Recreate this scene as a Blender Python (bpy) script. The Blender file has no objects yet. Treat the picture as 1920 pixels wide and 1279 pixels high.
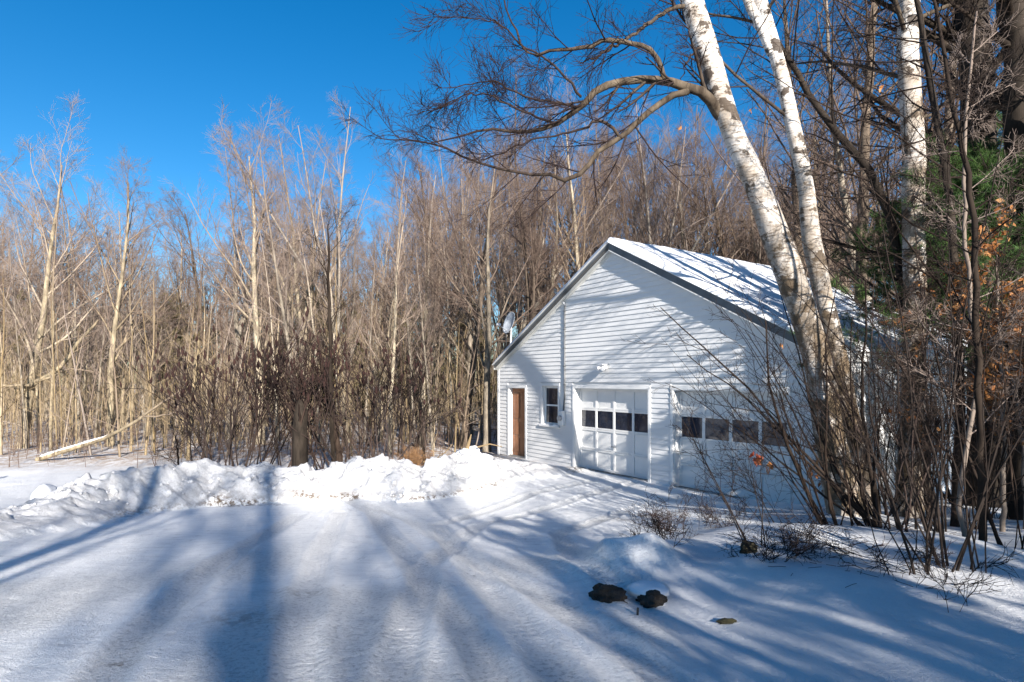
import bpy, math, numpy as np
from mathutils import Vector, Matrix

# ------------------------------------------------------------------ camera, world, sun, exposure
SC = bpy.context.scene
COL = SC.collection
F = 1106.0            # focal length in pixels of the 1920 px wide photograph
HC = 2.33             # camera height above the garage floor
HY = 713.0            # row of the horizon
cam_d = bpy.data.cameras.new("camera"); cam = bpy.data.objects.new("camera", cam_d); COL.objects.link(cam)
cam.location = (0, 0, HC); cam.rotation_euler = (math.radians(90), 0, 0)
cam_d.sensor_width = 36; cam_d.lens = F/1920*36; cam_d.shift_y = (HY-639.5)/1920
cam_d.clip_start = .05; cam_d.clip_end = 2000
SC.camera = cam

SUN_AZ, SUN_EL = 160.0, 21.0        # degrees clockwise from +Y, elevation
world = bpy.data.worlds.new("World"); SC.world = world; world.use_nodes = True
wn = world.node_tree; wn.nodes.clear()
sky = wn.nodes.new("ShaderNodeTexSky"); sky.sky_type = 'NISHITA'; sky.sun_disc = False
sky.sun_elevation = math.radians(SUN_EL); sky.sun_rotation = math.radians(SUN_AZ)
sky.air_density = 1.0; sky.dust_density = 0.3; sky.ozone_density = 3.0; sky.altitude = 200
hsv = wn.nodes.new("ShaderNodeHueSaturation"); hsv.inputs['Saturation'].default_value = 1.38; hsv.inputs['Value'].default_value = 0.54
bg = wn.nodes.new("ShaderNodeBackground"); bg.inputs['Strength'].default_value = 0.12
wo = wn.nodes.new("ShaderNodeOutputWorld")
wn.links.new(sky.outputs[0], hsv.inputs['Color']); wn.links.new(hsv.outputs[0], bg.inputs[0]); wn.links.new(bg.outputs[0], wo.inputs[0])

sa, se = math.radians(SUN_AZ), math.radians(SUN_EL)
SUND = Vector((math.sin(sa)*math.cos(se), math.cos(sa)*math.cos(se), math.sin(se)))
sl = bpy.data.lights.new("sun", 'SUN'); sl.energy = 5.0; sl.angle = math.radians(0.53); sl.color = (1.0, .93, .84)
so = bpy.data.objects.new("sun", sl); COL.objects.link(so)
so.rotation_euler = SUND.to_track_quat('Z', 'Y').to_euler()

SC.view_settings.view_transform = 'Standard'; SC.view_settings.look = 'None'
SC.view_settings.gamma = 1; SC.view_settings.exposure = 1.42
SC.render.engine = 'CYCLES'
SC.cycles.max_bounces = 6; SC.cycles.diffuse_bounces = 3

RNG = np.random.default_rng(7)

# ------------------------------------------------------------------ helpers
def tag(o, label=None, cat=None, group=None, kind=None):
    if label: o['label'] = label
    if cat: o['category'] = cat
    if group: o['group'] = group
    if kind: o['kind'] = kind
    return o
def empty(name, loc=(0,0,0), rz=0, label=None, cat=None, group=None, parent=None):
    o = bpy.data.objects.new(name, None); COL.objects.link(o); o.location = loc; o.rotation_euler = (0,0,rz)
    o.empty_display_size = .2
    if parent: o.parent = parent
    return tag(o, label, cat, group)
def mesh_np(name, V, Q=None, T=None, attrs=None, smooth=False):
    V = np.asarray(V, np.float32).reshape(-1,3)
    me = bpy.data.meshes.new(name)
    nq = 0 if Q is None else len(Q); nt = 0 if T is None else len(T)
    loops = []
    if nq: loops.append(np.asarray(Q, np.int32).ravel())
    if nt: loops.append(np.asarray(T, np.int32).ravel())
    loops = np.concatenate(loops)
    tot = np.concatenate([np.full(nq,4,np.int32), np.full(nt,3,np.int32)])
    start = np.concatenate([[0], np.cumsum(tot)[:-1]]).astype(np.int32)
    me.vertices.add(len(V)); me.vertices.foreach_set('co', V.ravel())
    me.loops.add(len(loops)); me.loops.foreach_set('vertex_index', loops)
    me.polygons.add(nq+nt); me.polygons.foreach_set('loop_start', start)
    if smooth: me.polygons.foreach_set('use_smooth', np.ones(nq+nt, bool))
    for k, a in (attrs or {}).items():
        at_ = me.attributes.new(k, 'FLOAT', 'POINT'); at_.data.foreach_set('value', np.asarray(a, np.float32))
    me.update(calc_edges=True); me.validate()
    return me
def link(name, me, mat, parent=None, loc=None):
    o = bpy.data.objects.new(name, me); COL.objects.link(o)
    if mat is not None and not me.materials: me.materials.append(mat)
    if parent: o.parent = parent
    if loc is not None: o.location = loc
    return o
class MB:
    """collects boxes, prisms and tubes, links them as one mesh"""
    def __init__(s): s.v=[]; s.f=[]
    def add(s, vs, fs):
        b=len(s.v); s.v += [tuple(p) for p in vs]; s.f += [tuple(b+i for i in f) for f in fs]; return s
    def box(s, x0,y0,z0,x1,y1,z1):
        return s.add([(x0,y0,z0),(x1,y0,z0),(x1,y1,z0),(x0,y1,z0),(x0,y0,z1),(x1,y0,z1),(x1,y1,z1),(x0,y1,z1)],
                     [(0,3,2,1),(4,5,6,7),(0,1,5,4),(1,2,6,5),(2,3,7,6),(3,0,4,7)])
    def prism(s, poly, y0, y1):          # polygon in local x,z extruded along y
        n=len(poly); vs=[(x,y0,z) for x,z in poly]+[(x,y1,z) for x,z in poly]
        fs=[tuple(range(n)), tuple(range(2*n-1,n-1,-1))]+[(i,i+n,(i+1)%n+n,(i+1)%n) for i in range(n)]
        return s.add(vs,fs)
    def tube(s, pts, r, n=8, caps=True):
        pts=[Vector(p) for p in pts]; rs = r if isinstance(r,(list,tuple)) else [r]*len(pts); vs=[]
        for i,p in enumerate(pts):
            t=(pts[min(i+1,len(pts)-1)]-pts[max(i-1,0)]).normalized()
            u=t.cross(Vector((.31,.87,.21))).normalized(); w=t.cross(u)
            vs += [p+(u*math.cos(a)+w*math.sin(a))*rs[i] for a in [2*math.pi*k/n for k in range(n)]]
        fs=[(i*n+k,i*n+(k+1)%n,(i+1)*n+(k+1)%n,(i+1)*n+k) for i in range(len(pts)-1) for k in range(n)]
        if caps: fs += [tuple(range(n-1,-1,-1)), tuple(range((len(pts)-1)*n,len(pts)*n))]
        return s.add(vs,fs)
    def build(s, name, mat, parent=None, bevel=0, smooth=False):
        me=bpy.data.meshes.new(name); me.from_pydata(s.v,[],s.f); me.update()
        import bmesh
        bm=bmesh.new(); bm.from_mesh(me); bmesh.ops.recalc_face_normals(bm, faces=bm.faces)
        if bevel: bmesh.ops.bevel(bm, geom=bm.edges[:], offset=bevel, segments=1, affect='EDGES')
        bm.to_mesh(me); bm.free()
        if smooth:
            for p in me.polygons: p.use_smooth=True
        return link(name, me, mat, parent)

def ss(a,b,x):
    t=np.clip((np.asarray(x,float)-a)/(b-a),0,1); return t*t*(3-2*t)
def _hash(ix,iy,seed):
    n=(ix.astype(np.int64)*374761393+iy.astype(np.int64)*668265263+seed*2147483647)&0xffffffff
    n=((n^(n>>13))*1274126177)&0xffffffff
    return ((n^(n>>16))&0xffff)/65535.0
def vnoise(x,y,seed=0):
    x=np.asarray(x,float); y=np.asarray(y,float)
    ix=np.floor(x); iy=np.floor(y); fx=x-ix; fy=y-iy; fx=fx*fx*(3-2*fx); fy=fy*fy*(3-2*fy)
    a=_hash(ix,iy,seed); b=_hash(ix+1,iy,seed); c=_hash(ix,iy+1,seed); d=_hash(ix+1,iy+1,seed)
    return (a*(1-fx)+b*fx)*(1-fy)+(c*(1-fx)+d*fx)*fy
def fbm(x,y,oct=4,seed=0):
    s=0; a=.5; 
    for o in range(oct): s=s+a*(vnoise(x*2**o+o*17.3,y*2**o-o*9.1,seed+o)-.5)*2; a*=.5
    return s

# ------------------------------------------------------------------ materials
def newmat(name):
    m=bpy.data.materials.new(name); m.use_nodes=True; nt=m.node_tree; b=nt.nodes['Principled BSDF']; return m,nt,b
def N(nt,t,**kw):
    n=nt.nodes.new(t)
    for k,v in kw.items():
        if k in n.inputs: n.inputs[k].default_value=v
        else: setattr(n,k,v)
    return n
def ramp(nt, src, stops):
    r=nt.nodes.new('ShaderNodeValToRGB'); cr=r.color_ramp
    while len(cr.elements)<len(stops): cr.elements.new(.5)
    for e,(p,c) in zip(cr.elements,stops): e.position=p; e.color=(*c,1)
    nt.links.new(src, r.inputs[0]); return r.outputs[0]
def mixc(nt, fac, a, b):
    m=nt.nodes.new('ShaderNodeMix'); m.data_type='RGBA'
    for s,v in ((0,fac),(6,a),(7,b)):
        if hasattr(v,'links') or hasattr(v,'is_linked'): nt.links.new(v,m.inputs[s])
        elif isinstance(v,tuple): m.inputs[s].default_value=(*v,1)
        else: m.inputs[s].default_value=v
    return m.outputs[2]
def coords(nt, scale=(1,1,1), kind='Object'):
    tc=nt.nodes.new('ShaderNodeTexCoord'); mp=nt.nodes.new('ShaderNodeMapping'); mp.inputs['Scale'].default_value=scale
    nt.links.new(tc.outputs[kind], mp.inputs[0]); return mp.outputs[0]
def noise(nt, vec, scale, detail=4, rough=.55):
    n=nt.nodes.new('ShaderNodeTexNoise'); n.inputs['Scale'].default_value=scale; n.inputs['Detail'].default_value=detail; n.inputs['Roughness'].default_value=rough
    nt.links.new(vec,n.inputs['Vector']); return n.outputs[0]
def bump(nt, b, h, strength, dist):
    bp=nt.nodes.new('ShaderNodeBump'); bp.inputs['Strength'].default_value=strength; bp.inputs['Distance'].default_value=dist
    nt.links.new(h,bp.inputs['Height']); nt.links.new(bp.outputs[0], b.inputs['Normal']); return bp
def math_(nt, op, a, b_=None, clamp=False):
    m=nt.nodes.new('ShaderNodeMath'); m.operation=op; m.use_clamp=clamp
    for i,v in enumerate((a,b_)):
        if v is None: continue
        if hasattr(v,'is_linked'): nt.links.new(v,m.inputs[i])
        else: m.inputs[i].default_value=v
    return m.outputs[0]
def attr(nt,name):
    a=nt.nodes.new('ShaderNodeAttribute'); a.attribute_name=name; return a.outputs['Fac']
def maprange(nt,v,a,b,c=0.,d=1.):
    m=nt.nodes.new('ShaderNodeMapRange'); nt.links.new(v,m.inputs[0])
    for i,x in enumerate((a,b,c,d)): m.inputs[i+1].default_value=x
    return m.outputs[0]

def mat_plain(name, c1, c2, scale=6, rough=.6, bumpd=.002, stretch=(1,1,1), spec=.4, metal=0):
    m,nt,b=newmat(name); v=coords(nt,stretch); n=noise(nt,v,scale,5)
    nt.links.new(ramp(nt,n,[(.3,c1),(.7,c2)]), b.inputs['Base Color'])
    b.inputs['Roughness'].default_value=rough; b.inputs['Specular IOR Level'].default_value=spec; b.inputs['Metallic'].default_value=metal
    if bumpd: bump(nt,b,noise(nt,v,scale*8,3),.6,bumpd)
    return m
def mat_bark(name, dark, light, twig, scale=9, r0=.006, r1=.05, bumpd=.012, var=.25):
    m,nt,b=newmat(name); v=coords(nt,(1,1,.25)); n=noise(nt,v,scale,6,.65)
    bark=ramp(nt,n,[(.32,dark),(.62,light)])
    big=noise(nt,coords(nt,(1,1,.6)),1.1,3)
    bark=mixc(nt,maprange(nt,big,.45,.7,0,.5),bark,tuple(x*.6 for x in dark))
    f=maprange(nt,attr(nt,'rad'),r0,r1)
    col=mixc(nt,f,twig,bark)
    oi=nt.nodes.new('ShaderNodeObjectInfo')
    hs=nt.nodes.new('ShaderNodeHueSaturation'); nt.links.new(col,hs.inputs['Color'])
    nt.links.new(maprange(nt,oi.outputs['Random'],0,1,1-var,1+var),hs.inputs['Value'])
    nt.links.new(maprange(nt,oi.outputs['Random'],0,1,1.15,.8),hs.inputs['Saturation'])
    nt.links.new(hs.outputs[0],b.inputs['Base Color']); b.inputs['Roughness'].default_value=.9; b.inputs['Specular IOR Level'].default_value=.15
    bump(nt,b,n,.8,bumpd); return m
M={}
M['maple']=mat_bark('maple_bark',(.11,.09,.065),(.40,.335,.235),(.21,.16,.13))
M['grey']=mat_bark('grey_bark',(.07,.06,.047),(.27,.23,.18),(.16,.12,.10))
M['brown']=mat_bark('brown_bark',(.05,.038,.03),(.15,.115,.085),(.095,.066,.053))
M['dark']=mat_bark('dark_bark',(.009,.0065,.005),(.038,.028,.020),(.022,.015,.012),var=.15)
M['limb']=mat_bark('birch_limb_bark',(.018,.013,.010),(.13,.105,.08),(.026,.018,.018),scale=7,r0=.008,r1=.03,var=.05)
M['sumac']=mat_bark('sumac_bark',(.022,.015,.012),(.075,.054,.042),(.042,.028,.024),var=.2)
M['tan']=mat_bark('tan_stems',(.11,.085,.05),(.34,.265,.165),(.24,.18,.11),r0=.003,r1=.03)
def mat_birch():
    m,nt,b=newmat('birch_bark')
    v=coords(nt,(1.2,1.2,9)); v2=coords(nt,(1,1,1.3)); v3=coords(nt,(1,1,1))
    lent=noise(nt,v,5,5,.7)                         # horizontal lenticel dashes
    scar=noise(nt,v2,3.1,5,.62)                      # larger dark scars
    white=ramp(nt,noise(nt,v3,2.2,4),[(.34,(.27,.215,.165)),(.46,(.47,.42,.37)),(.60,(.66,.63,.60))])
    c=mixc(nt,maprange(nt,lent,.53,.59,0,.8),white,(.12,.085,.06))
    c=mixc(nt,maprange(nt,scar,.55,.59,0,.93),c,(.045,.032,.024))
    low=attr(nt,'rough')                              # dark furrowed bark low on the trunk
    lowf=math_(nt,'MULTIPLY',low,maprange(nt,noise(nt,coords(nt,(1,1,.5)),5,6,.7),.36,.53),True)
    c=mixc(nt,lowf,c,(.11,.08,.05))
    f=maprange(nt,attr(nt,'rad'),.012,.05)
    c=mixc(nt,f,(.045,.03,.028),c)
    nt.links.new(c,b.inputs['Base Color']); b.inputs['Roughness'].default_value=.75; b.inputs['Specular IOR Level'].default_value=.2
    h=math_(nt,'ADD',lent,math_(nt,'MULTIPLY',noise(nt,coords(nt,(1,1,.6)),18,5),math_(nt,'ADD',low,.25)))
    bump(nt,b,h,.8,.012); return m
M['birch']=mat_birch()
M['siding']=mat_plain('white_siding',(.60,.605,.61),(.67,.67,.67),2.0,.45,.0008,(1,1,3))
M['trim']=mat_plain('white_trim',(.66,.66,.655),(.73,.73,.72),3,.5,.0008)
M['doorpaint']=mat_plain('door_paint',(.60,.60,.60),(.68,.68,.67),1.6,.5,.001)
M['fascia']=mat_plain('grey_fascia',(.075,.085,.095),(.12,.135,.15),4,.55,.001,(1,1,1))
M['soffit']=mat_plain('soffit',(.5,.51,.49),(.6,.6,.58),4,.6,.001)
M['shingle']=mat_plain('shingles',(.06,.06,.06),(.14,.135,.13),30,.9,.004)
M['wood']=mat_plain('stained_wood',(.17,.06,.025),(.33,.14,.06),5,.45,.002,(3,3,.35))
M['metal']=mat_plain('grey_metal',(.22,.24,.27),(.30,.32,.35),8,.45,.0006,metal=.3)
M['dish']=mat_plain('dish_grey',(.30,.33,.37),(.38,.41,.45),8,.4,.0005)
M['conduit']=mat_plain('conduit_grey',(.09,.10,.11),(.13,.135,.14),8,.45,.0006)
M['black']=mat_plain('dark_metal',(.012,.012,.013),(.03,.03,.03),8,.5,.0005)
M['plastic']=mat_plain('white_plastic',(.7,.7,.7),(.78,.78,.77),8,.4,.0005)
M['concrete']=mat_plain('concrete',(.20,.19,.18),(.34,.33,.31),9,.85,.004)
M['rock']=mat_plain('rock',(.008,.007,.006),(.045,.035,.028),14,.9,.02)
M['fruit']=mat_plain('sumac_fruit',(.016,.007,.006),(.042,.017,.013),30,.95,.01)
M['rust']=mat_plain('brown_litter',(.20,.10,.045),(.40,.24,.12),20,.9,.004)
M['darkmoss']=mat_plain('dark_root',(.012,.011,.006),(.06,.05,.025),30,.9,.01)
M['mossy']=mat_plain('mossy_wood',(.010,.010,.005),(.045,.04,.016),30,.9,.006)
def mat_glass():
    m,nt,b=newmat('window_glass'); v=coords(nt)
    nt.links.new(ramp(nt,noise(nt,v,3,3),[(.3,(.010,.014,.024)),(.7,(.022,.03,.05))]),b.inputs['Base Color'])
    b.inputs['Roughness'].default_value=.04; b.inputs['Specular IOR Level'].default_value=.7
    bump(nt,b,noise(nt,v,1.7,2),.25,.01); return m
M['glass']=mat_glass()
def mat_leaf(name,c1,c2,c3):
    m,nt,b=newmat(name); g=nt.nodes.new('ShaderNodeNewGeometry')
    nt.links.new(ramp(nt,g.outputs['Random Per Island'],[(0,c1),(.5,c2),(1,c3)]),b.inputs['Base Color'])
    b.inputs['Roughness'].default_value=.75
    if 'Subsurface Weight' in b.inputs: pass
    tr=nt.nodes.new('ShaderNodeBsdfTranslucent'); nt.links.new(b.inputs['Base Color'].links[0].from_socket,tr.inputs[0])
    mx=nt.nodes.new('ShaderNodeMixShader'); mx.inputs[0].default_value=.3
    out=[n for n in nt.nodes if n.type=='OUTPUT_MATERIAL'][0]
    nt.links.new(b.outputs[0],mx.inputs[1]); nt.links.new(tr.outputs[0],mx.inputs[2]); nt.links.new(mx.outputs[0],out.inputs[0]); return m
M['beech']=mat_leaf('dry_leaves',(.20,.07,.018),(.36,.14,.035),(.42,.22,.085))
M['redleaf']=mat_leaf('red_leaves',(.16,.02,.012),(.25,.045,.02),(.30,.10,.03))
M['needle']=mat_leaf('pine_needles',(.026,.065,.014),(.05,.115,.025),(.10,.165,.036))
M['olive']=mat_leaf('muted_needles',(.10,.095,.035),(.16,.14,.055),(.22,.18,.08))
def mat_snow(name='snow', ground=False):
    m,nt,b=newmat(name)
    if ground: v=coords(nt,(1,1,1),'Object')
    else: v=coords(nt)
    n1=noise(nt,v,2.2,5,.6); n2=noise(nt,v,20,7,.72); n3=noise(nt,v,90,3,.6)
    clean=ramp(nt,n1,[(.3,(.64,.655,.685)),(.7,(.73,.735,.745))])
    h=math_(nt,'ADD',math_(nt,'MULTIPLY',n2,1.0),math_(nt,'MULTIPLY',n3,.4))
    if ground:
        dr=attr(nt,'drive'); li=attr(nt,'litter'); di=attr(nt,'dirt')
        # packed drive snow: greyer, streaked
        vs=coords(nt,(.55,2.6,1)); st=noise(nt,vs,5.5,7,.72); v4=coords(nt,(2.2,.6,1)); st2=noise(nt,v4,5,6,.7)
        packed=ramp(nt,st,[(.30,(.58,.58,.59)),(.40,(.78,.785,.795)),(.55,(.88,.885,.89))])
        packed=mixc(nt,maprange(nt,st2,.42,.3,0,.55),packed,(.47,.475,.49))
        grit=noise(nt,v,60,4,.8)
        gmask=math_(nt,'MULTIPLY',maprange(nt,grit,.585,.63),maprange(nt,noise(nt,v,1.3,4,.7),.48,.66),True)
        packed=mixc(nt,math_(nt,'MULTIPLY',gmask,.85),packed,(.16,.14,.125))
        tk=attr(nt,'track'); lug=noise(nt,coords(nt,(1,1.25,1)),30,6,.75); lug2=noise(nt,v,75,4,.7)
        lugm=maprange(nt,lug,.40,.60)
        tcol=ramp(nt,lug,[(.38,(.42,.43,.45)),(.46,(.74,.745,.755)),(.53,(.89,.895,.90))])
        packed=mixc(nt,math_(nt,'MULTIPLY',tk,.85),packed,tcol)
        ts=attr(nt,'ts'); tu=attr(nt,'tu')
        ph=math_(nt,'ADD',math_(nt,'MULTIPLY',ts,2*math.pi/.075),math_(nt,'MULTIPLY',tu,26.))
        ph=math_(nt,'ADD',ph,math_(nt,'MULTIPLY',noise(nt,v,9,3),2.2))
        bl=maprange(nt,math_(nt,'SINE',ph),-.25,.25); rb=maprange(nt,math_(nt,'COSINE',math_(nt,'MULTIPLY',tu,2*math.pi/.062)),-.75,-.35)
        tre=math_(nt,'MULTIPLY',math_(nt,'MULTIPLY',bl,rb),maprange(nt,tu,.15,.12,0,1))
        tre=math_(nt,'MULTIPLY',tre,maprange(nt,noise(nt,v,1.7,5,.7),.42,.56))
        packed=mixc(nt,math_(nt,'MULTIPLY',tre,.55),packed,(.86,.865,.875))
        c=mixc(nt,dr,clean,packed)
        pc=ramp(nt,noise(nt,v,6,7,.72),[(.32,(.42,.415,.42)),(.48,(.56,.56,.57)),(.62,(.66,.66,.67))])
        pc=mixc(nt,maprange(nt,grit,.60,.68,0,.7),pc,(.22,.19,.165))
        c=mixc(nt,attr(nt,'plowed'),c,pc)
        dn=maprange(nt,noise(nt,v,14,6,.75),.44,.56)
        c=mixc(nt,math_(nt,'MULTIPLY',di,dn,True),c,(.12,.085,.055))
        ln=maprange(nt,noise(nt,coords(nt,(1,.55,1)),3.6,9,.8),.42,.56)
        lc=ramp(nt,noise(nt,v,23,5),[(.3,(.16,.10,.06)),(.7,(.42,.27,.15))])
        c=mixc(nt,math_(nt,'MULTIPLY',li,ln,True),c,lc)
        h=math_(nt,'ADD',h,math_(nt,'MULTIPLY',dr,math_(nt,'ADD',math_(nt,'MULTIPLY',st,.15),math_(nt,'MULTIPLY',st2,.25))))
        h=math_(nt,'ADD',h,math_(nt,'MULTIPLY',tk,math_(nt,'ADD',math_(nt,'MULTIPLY',lugm,.35),math_(nt,'MULTIPLY',lug2,.7))))
        h=math_(nt,'ADD',h,math_(nt,'MULTIPLY',math_(nt,'MULTIPLY',tre,dr),.28))
        nt.links.new(c,b.inputs['Base Color']); bump(nt,b,h,.9,.036)
        nt.links.new(maprange(nt,dr,0,1,.7,.42),b.inputs['Roughness'])
    else:
        nt.links.new(clean,b.inputs['Base Color']); bump(nt,b,h,.5,.015); b.inputs['Roughness'].default_value=.65
    b.inputs['Specular IOR Level'].default_value=.3
    return m
M['snow']=mat_snow(); M['dirtysnow']=mat_plain('plowed_snow',(.50,.50,.51),(.66,.66,.67),12,.7,.006); M['ground']=mat_snow('ground_snow',True)

# ------------------------------------------------------------------ ground
def at(px,py,Y): return Vector(((px-960)/F*Y, Y, HC-(py-HY)/F*Y))
def g0(x,y): return .75*(1-ss(2.2,12.0,y))
def onground(px,py):
    Y=8.0
    for _ in range(40):
        x=(px-960)/F*Y; Y=.5*Y+.5*(HC-float(g0(x,Y)))*F/max(py-HY,1)
    return np.array([(px-960)/F*Y, Y])
# snowbank ridge: front-edge pixel, top pixel row -> world ridge with height
front=[(-260,1035,960),(-60,1005,948),(30,985,918),(100,975,886),(200,965,868),(300,955,861),(400,948,862),(500,943,869),(570,940,868),
       (650,936,851),(720,938,850),(765,940,866),(820,930,858),(880,915,848),(930,903,856)]
RIDGE=[]
for px,py,ty in front:
    p=onground(px,py); d=.95
    q=p+np.array([-.02,d]); z=HC-(ty+9-HY)/F*q[1]
    RIDGE.append((q[0],q[1],max(z-float(g0(q[0],q[1])),.05)))
RIDGE += [(-.0,15.3,.28),(.55,14.9,.20),(.9,15.2,.10)]
RIDGE=np.array(RIDGE)
def bank(x,y):
    out=np.zeros_like(x)
    for a,b in zip(RIDGE[:-1],RIDGE[1:]):
        dx,dy=b[0]-a[0],b[1]-a[1]; L2=dx*dx+dy*dy
        t=np.clip(((x-a[0])*dx+(y-a[1])*dy)/L2,0,1)
        qx=a[0]+t*dx; qy=a[1]+t*dy; h=a[2]+t*(b[2]-a[2])
        ex=x-qx; ey=y-qy; d=np.hypot(ex,ey)
        fr=ey<0
        w=np.where(fr,.92+.12*fbm(x*1.3,y*1.3,3,5),1.35)
        prof=np.clip(1-d/w,0,1); prof=np.where(fr,prof**.72,prof*prof*(3-2*prof))
        out=np.maximum(out,h*prof)
    return out
def cells(x,y,seed):
    ix=np.floor(x); iy=np.floor(y); best=np.full_like(x,9.); val=np.zeros_like(x)
    for dx in (-1,0,1):
        for dy in (-1,0,1):
            cx=ix+dx; cy=iy+dy; a=_hash(cx,cy,seed); b=_hash(cx,cy,seed+7)
            d=np.hypot(cx+a-x,cy+b-y); m=d<best; best=np.where(m,d,best); val=np.where(m,_hash(cx,cy,seed+19)+(x-cx-a)*(_hash(cx,cy,seed+23)-.5)*.9+(y-cy-b)*(_hash(cx,cy,seed+29)-.5)*.9,val)
    return val
def polyd(x,y,pts):
    best=np.full_like(x,1e9); s_at=np.zeros_like(x); s=0
    for a,b in zip(pts[:-1],pts[1:]):
        dx,dy=b[0]-a[0],b[1]-a[1]; L=math.hypot(dx,dy); t=np.clip(((x-a[0])*dx+(y-a[1])*dy)/(L*L),0,1)
        d=np.hypot(x-a[0]-t*dx,y-a[1]-t*dy); m=d<best; best=np.where(m,d,best); s_at=np.where(m,s+t*L,s_at); s+=L
    return best,s_at
def pix_curve(pp): return [tuple(onground(*p)) for p in pp]
TR=[[(985,1380),(880,1200),(790,1080),(700,960),(640,930)],
    [(1390,1380),(1130,1190),(920,1065),(770,975),(690,945)],
    [(560,1380),(560,1180),(600,1040),(640,960)],
    [(100,1380),(250,1200),(420,1050),(560,965)],
    [(1120,1380),(980,1180),(880,1060),(820,985),(1000,925),(1120,900)],
    [(700,1380),(760,1200),(800,1060),(900,985),(1080,935),(1190,905)],
    [(1500,1340),(1280,1180),(1080,1060),(1050,1000),(1180,955),(1290,930)]]
TRW=[pix_curve(c) for c in TR]
def drive_mask(x,y):
    # plowed drive: in front of the bank and the garage, left of the shrub bank
    right=1.15+.16*(y-4)+ (y>7)*(y-7)*.95 + .25*fbm(x*.7,y*.7,3,44)
    m=ss(right+.35,right-.35,x) if False else 1-ss(-.35,.35,x-right)
    b=bank(x,y)
    m=m*(1-ss(.03,.14,b))
    yy=np.interp(x,RIDGE[:,0][:15],RIDGE[:,1][:15]-.8)
    m=m*(1-ss(0,.4,y-yy-np.where(x>-1.2,5,0)))
    return m
MOUNDS=[(.90,5.46,.17,.30),(1.30,5.46,.20,.29),(1.1,5.75,.05,.7),(1.95,5.1,.10,.4),(1.2,5.7,.12,.9),(2.4,4.6,.08,.6),(1.65,6.3,.08,.6),(2.6,6.6,.12,.9),(3.6,6.6,.14,.9),(4.5,8.0,.16,.9),(4.2,5.6,.16,.8)]
def height(x,y):
    x=np.asarray(x,float); y=np.asarray(y,float)
    z=g0(x,y)
    b=bank(x,y)
    lump=fbm(x*2.1,y*2.1,5,11)
    rid=1-np.abs(fbm(x*3.4,y*3.4,4,14))*2
    z=z+b*(1+.16*lump)+np.minimum(b,.4)*(.16*fbm(x*5,y*5,5,12)+.20*(vnoise(x*1.7,y*1.7,15)-.5)+.12*(rid-.6))*1.25
    wx=x+.10*fbm(x*4,y*4,3,16); wy=y+.10*fbm(x*4,y*4,3,17)
    z=z+np.minimum(b,.35)/.35*(.13*(cells(wx*2.6,wy*3.0,18)-.5)+.075*(cells(wx*6.5,wy*7,28)-.5))*ss(.02,.25,b)
    dm=drive_mask(x,y)
    # rougher natural snow beyond / beside the drive
    z=z+(1-dm)*.05*fbm(x*.8,y*.8,4,21)*ss(0,.3,1-dm)
    side=(1-ss(-.5,.7,-(x-(1.9+.16*(y-4)))))*(1-ss(9.5,12,y))
    z=z+side*.12
    for mx,my,mh,mr in MOUNDS:
        z=z+mh*np.exp(-((x-mx)**2+(y-my)**2)/(mr*mr)*1.6)
    # packed drive relief
    z=z+dm*(.012*fbm(x*2.6,y*1.6,5,31)+.006*fbm(x*11,y*9,3,32))
    near=ss(14,9,y) if False else 1-ss(9,15,y)
    for i,c in enumerate(TRW):
        d,s=polyd(x,y,c)
        g=np.exp(-(d/.11)**4)
        lip=np.exp(-((d-.17)/.045)**2)
        tread=np.sign(np.sin(s*2*math.pi/.09+d*18))
        z=z+dm*(1-.5*vnoise(x*1.3,y*1.3,60+i))*(-.026*g+.020*lip+.0*g*tread*near*(vnoise(x*9,y*9,77)>.35))
    # crumbs along the plow edge
    edge=np.exp(-((b-.06)/.06)**2)*(b>.004)
    z=z+edge*.07*np.maximum(fbm(x*7,y*7,3,71),0)
    # ground falls a little into the woods
    z=z-.15*ss(16,26,y)+.25*ss(14,30,y)*fbm(x*.12,y*.12,3,81)
    return z
def H1(x,y): return float(height(np.array([x]),np.array([y]))[0])
def axis(segs):
    out=[]
    for a,b,s in segs: out += list(np.arange(a,b-1e-6,s))
    out.append(segs[-1][1]); return np.array(out)
gx=axis([(-260,-60,20),(-60,-20,2),(-20,-12,.25),(-12,-4,.06),(-4,4.2,.028),(4.2,9,.08),(9,16,.25),(16,60,2),(60,260,20)])
gy=axis([(-60,-10,5),(-10,0,.5),(0,2.6,.1),(2.6,7.2,.026),(7.2,14.2,.045),(14.2,19,.12),(19,40,.5),(40,100,3),(100,400,30)])
GX,GY=np.meshgrid(gx,gy); GZ=height(GX.ravel(),GY.ravel()); X_,Y_=GX.ravel(),GY.ravel()
nx,ny=len(gx),len(gy); ii=np.arange((ny-1)*nx).reshape(ny-1,nx)[:,:-1].ravel()
Q=np.stack([ii,ii+1,ii+nx+1,ii+nx],1)
dm=drive_mask(X_,Y_)
lit=ss(15.5,19.5,Y_+.12*np.abs(X_))*.95
bk=bank(X_,Y_)
dirt=np.exp(-((bk-.05)/.05)**2)*(bk>.001)*ss(.1,.5,vnoise(X_*1.1,Y_*.4,91)-.25)
for (px,py,r,a) in [(420,948,.35,1.2),(490,946,.35,1.2),(570,938,.3,1),(660,936,.25,1),(1230,968,.5,1),(1160,975,.35,.8),(450,1160,.35,.45),(560,1110,.25,.4),(230,1240,.08,1.)]:
    q=onground(px,py); dirt=dirt+a*np.exp(-(((X_-q[0])/r)**2+((Y_-q[1])/(r*.45))**2))
tr_a=np.zeros_like(X_); TS=np.zeros_like(X_); TU=np.full_like(X_,9.)
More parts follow.
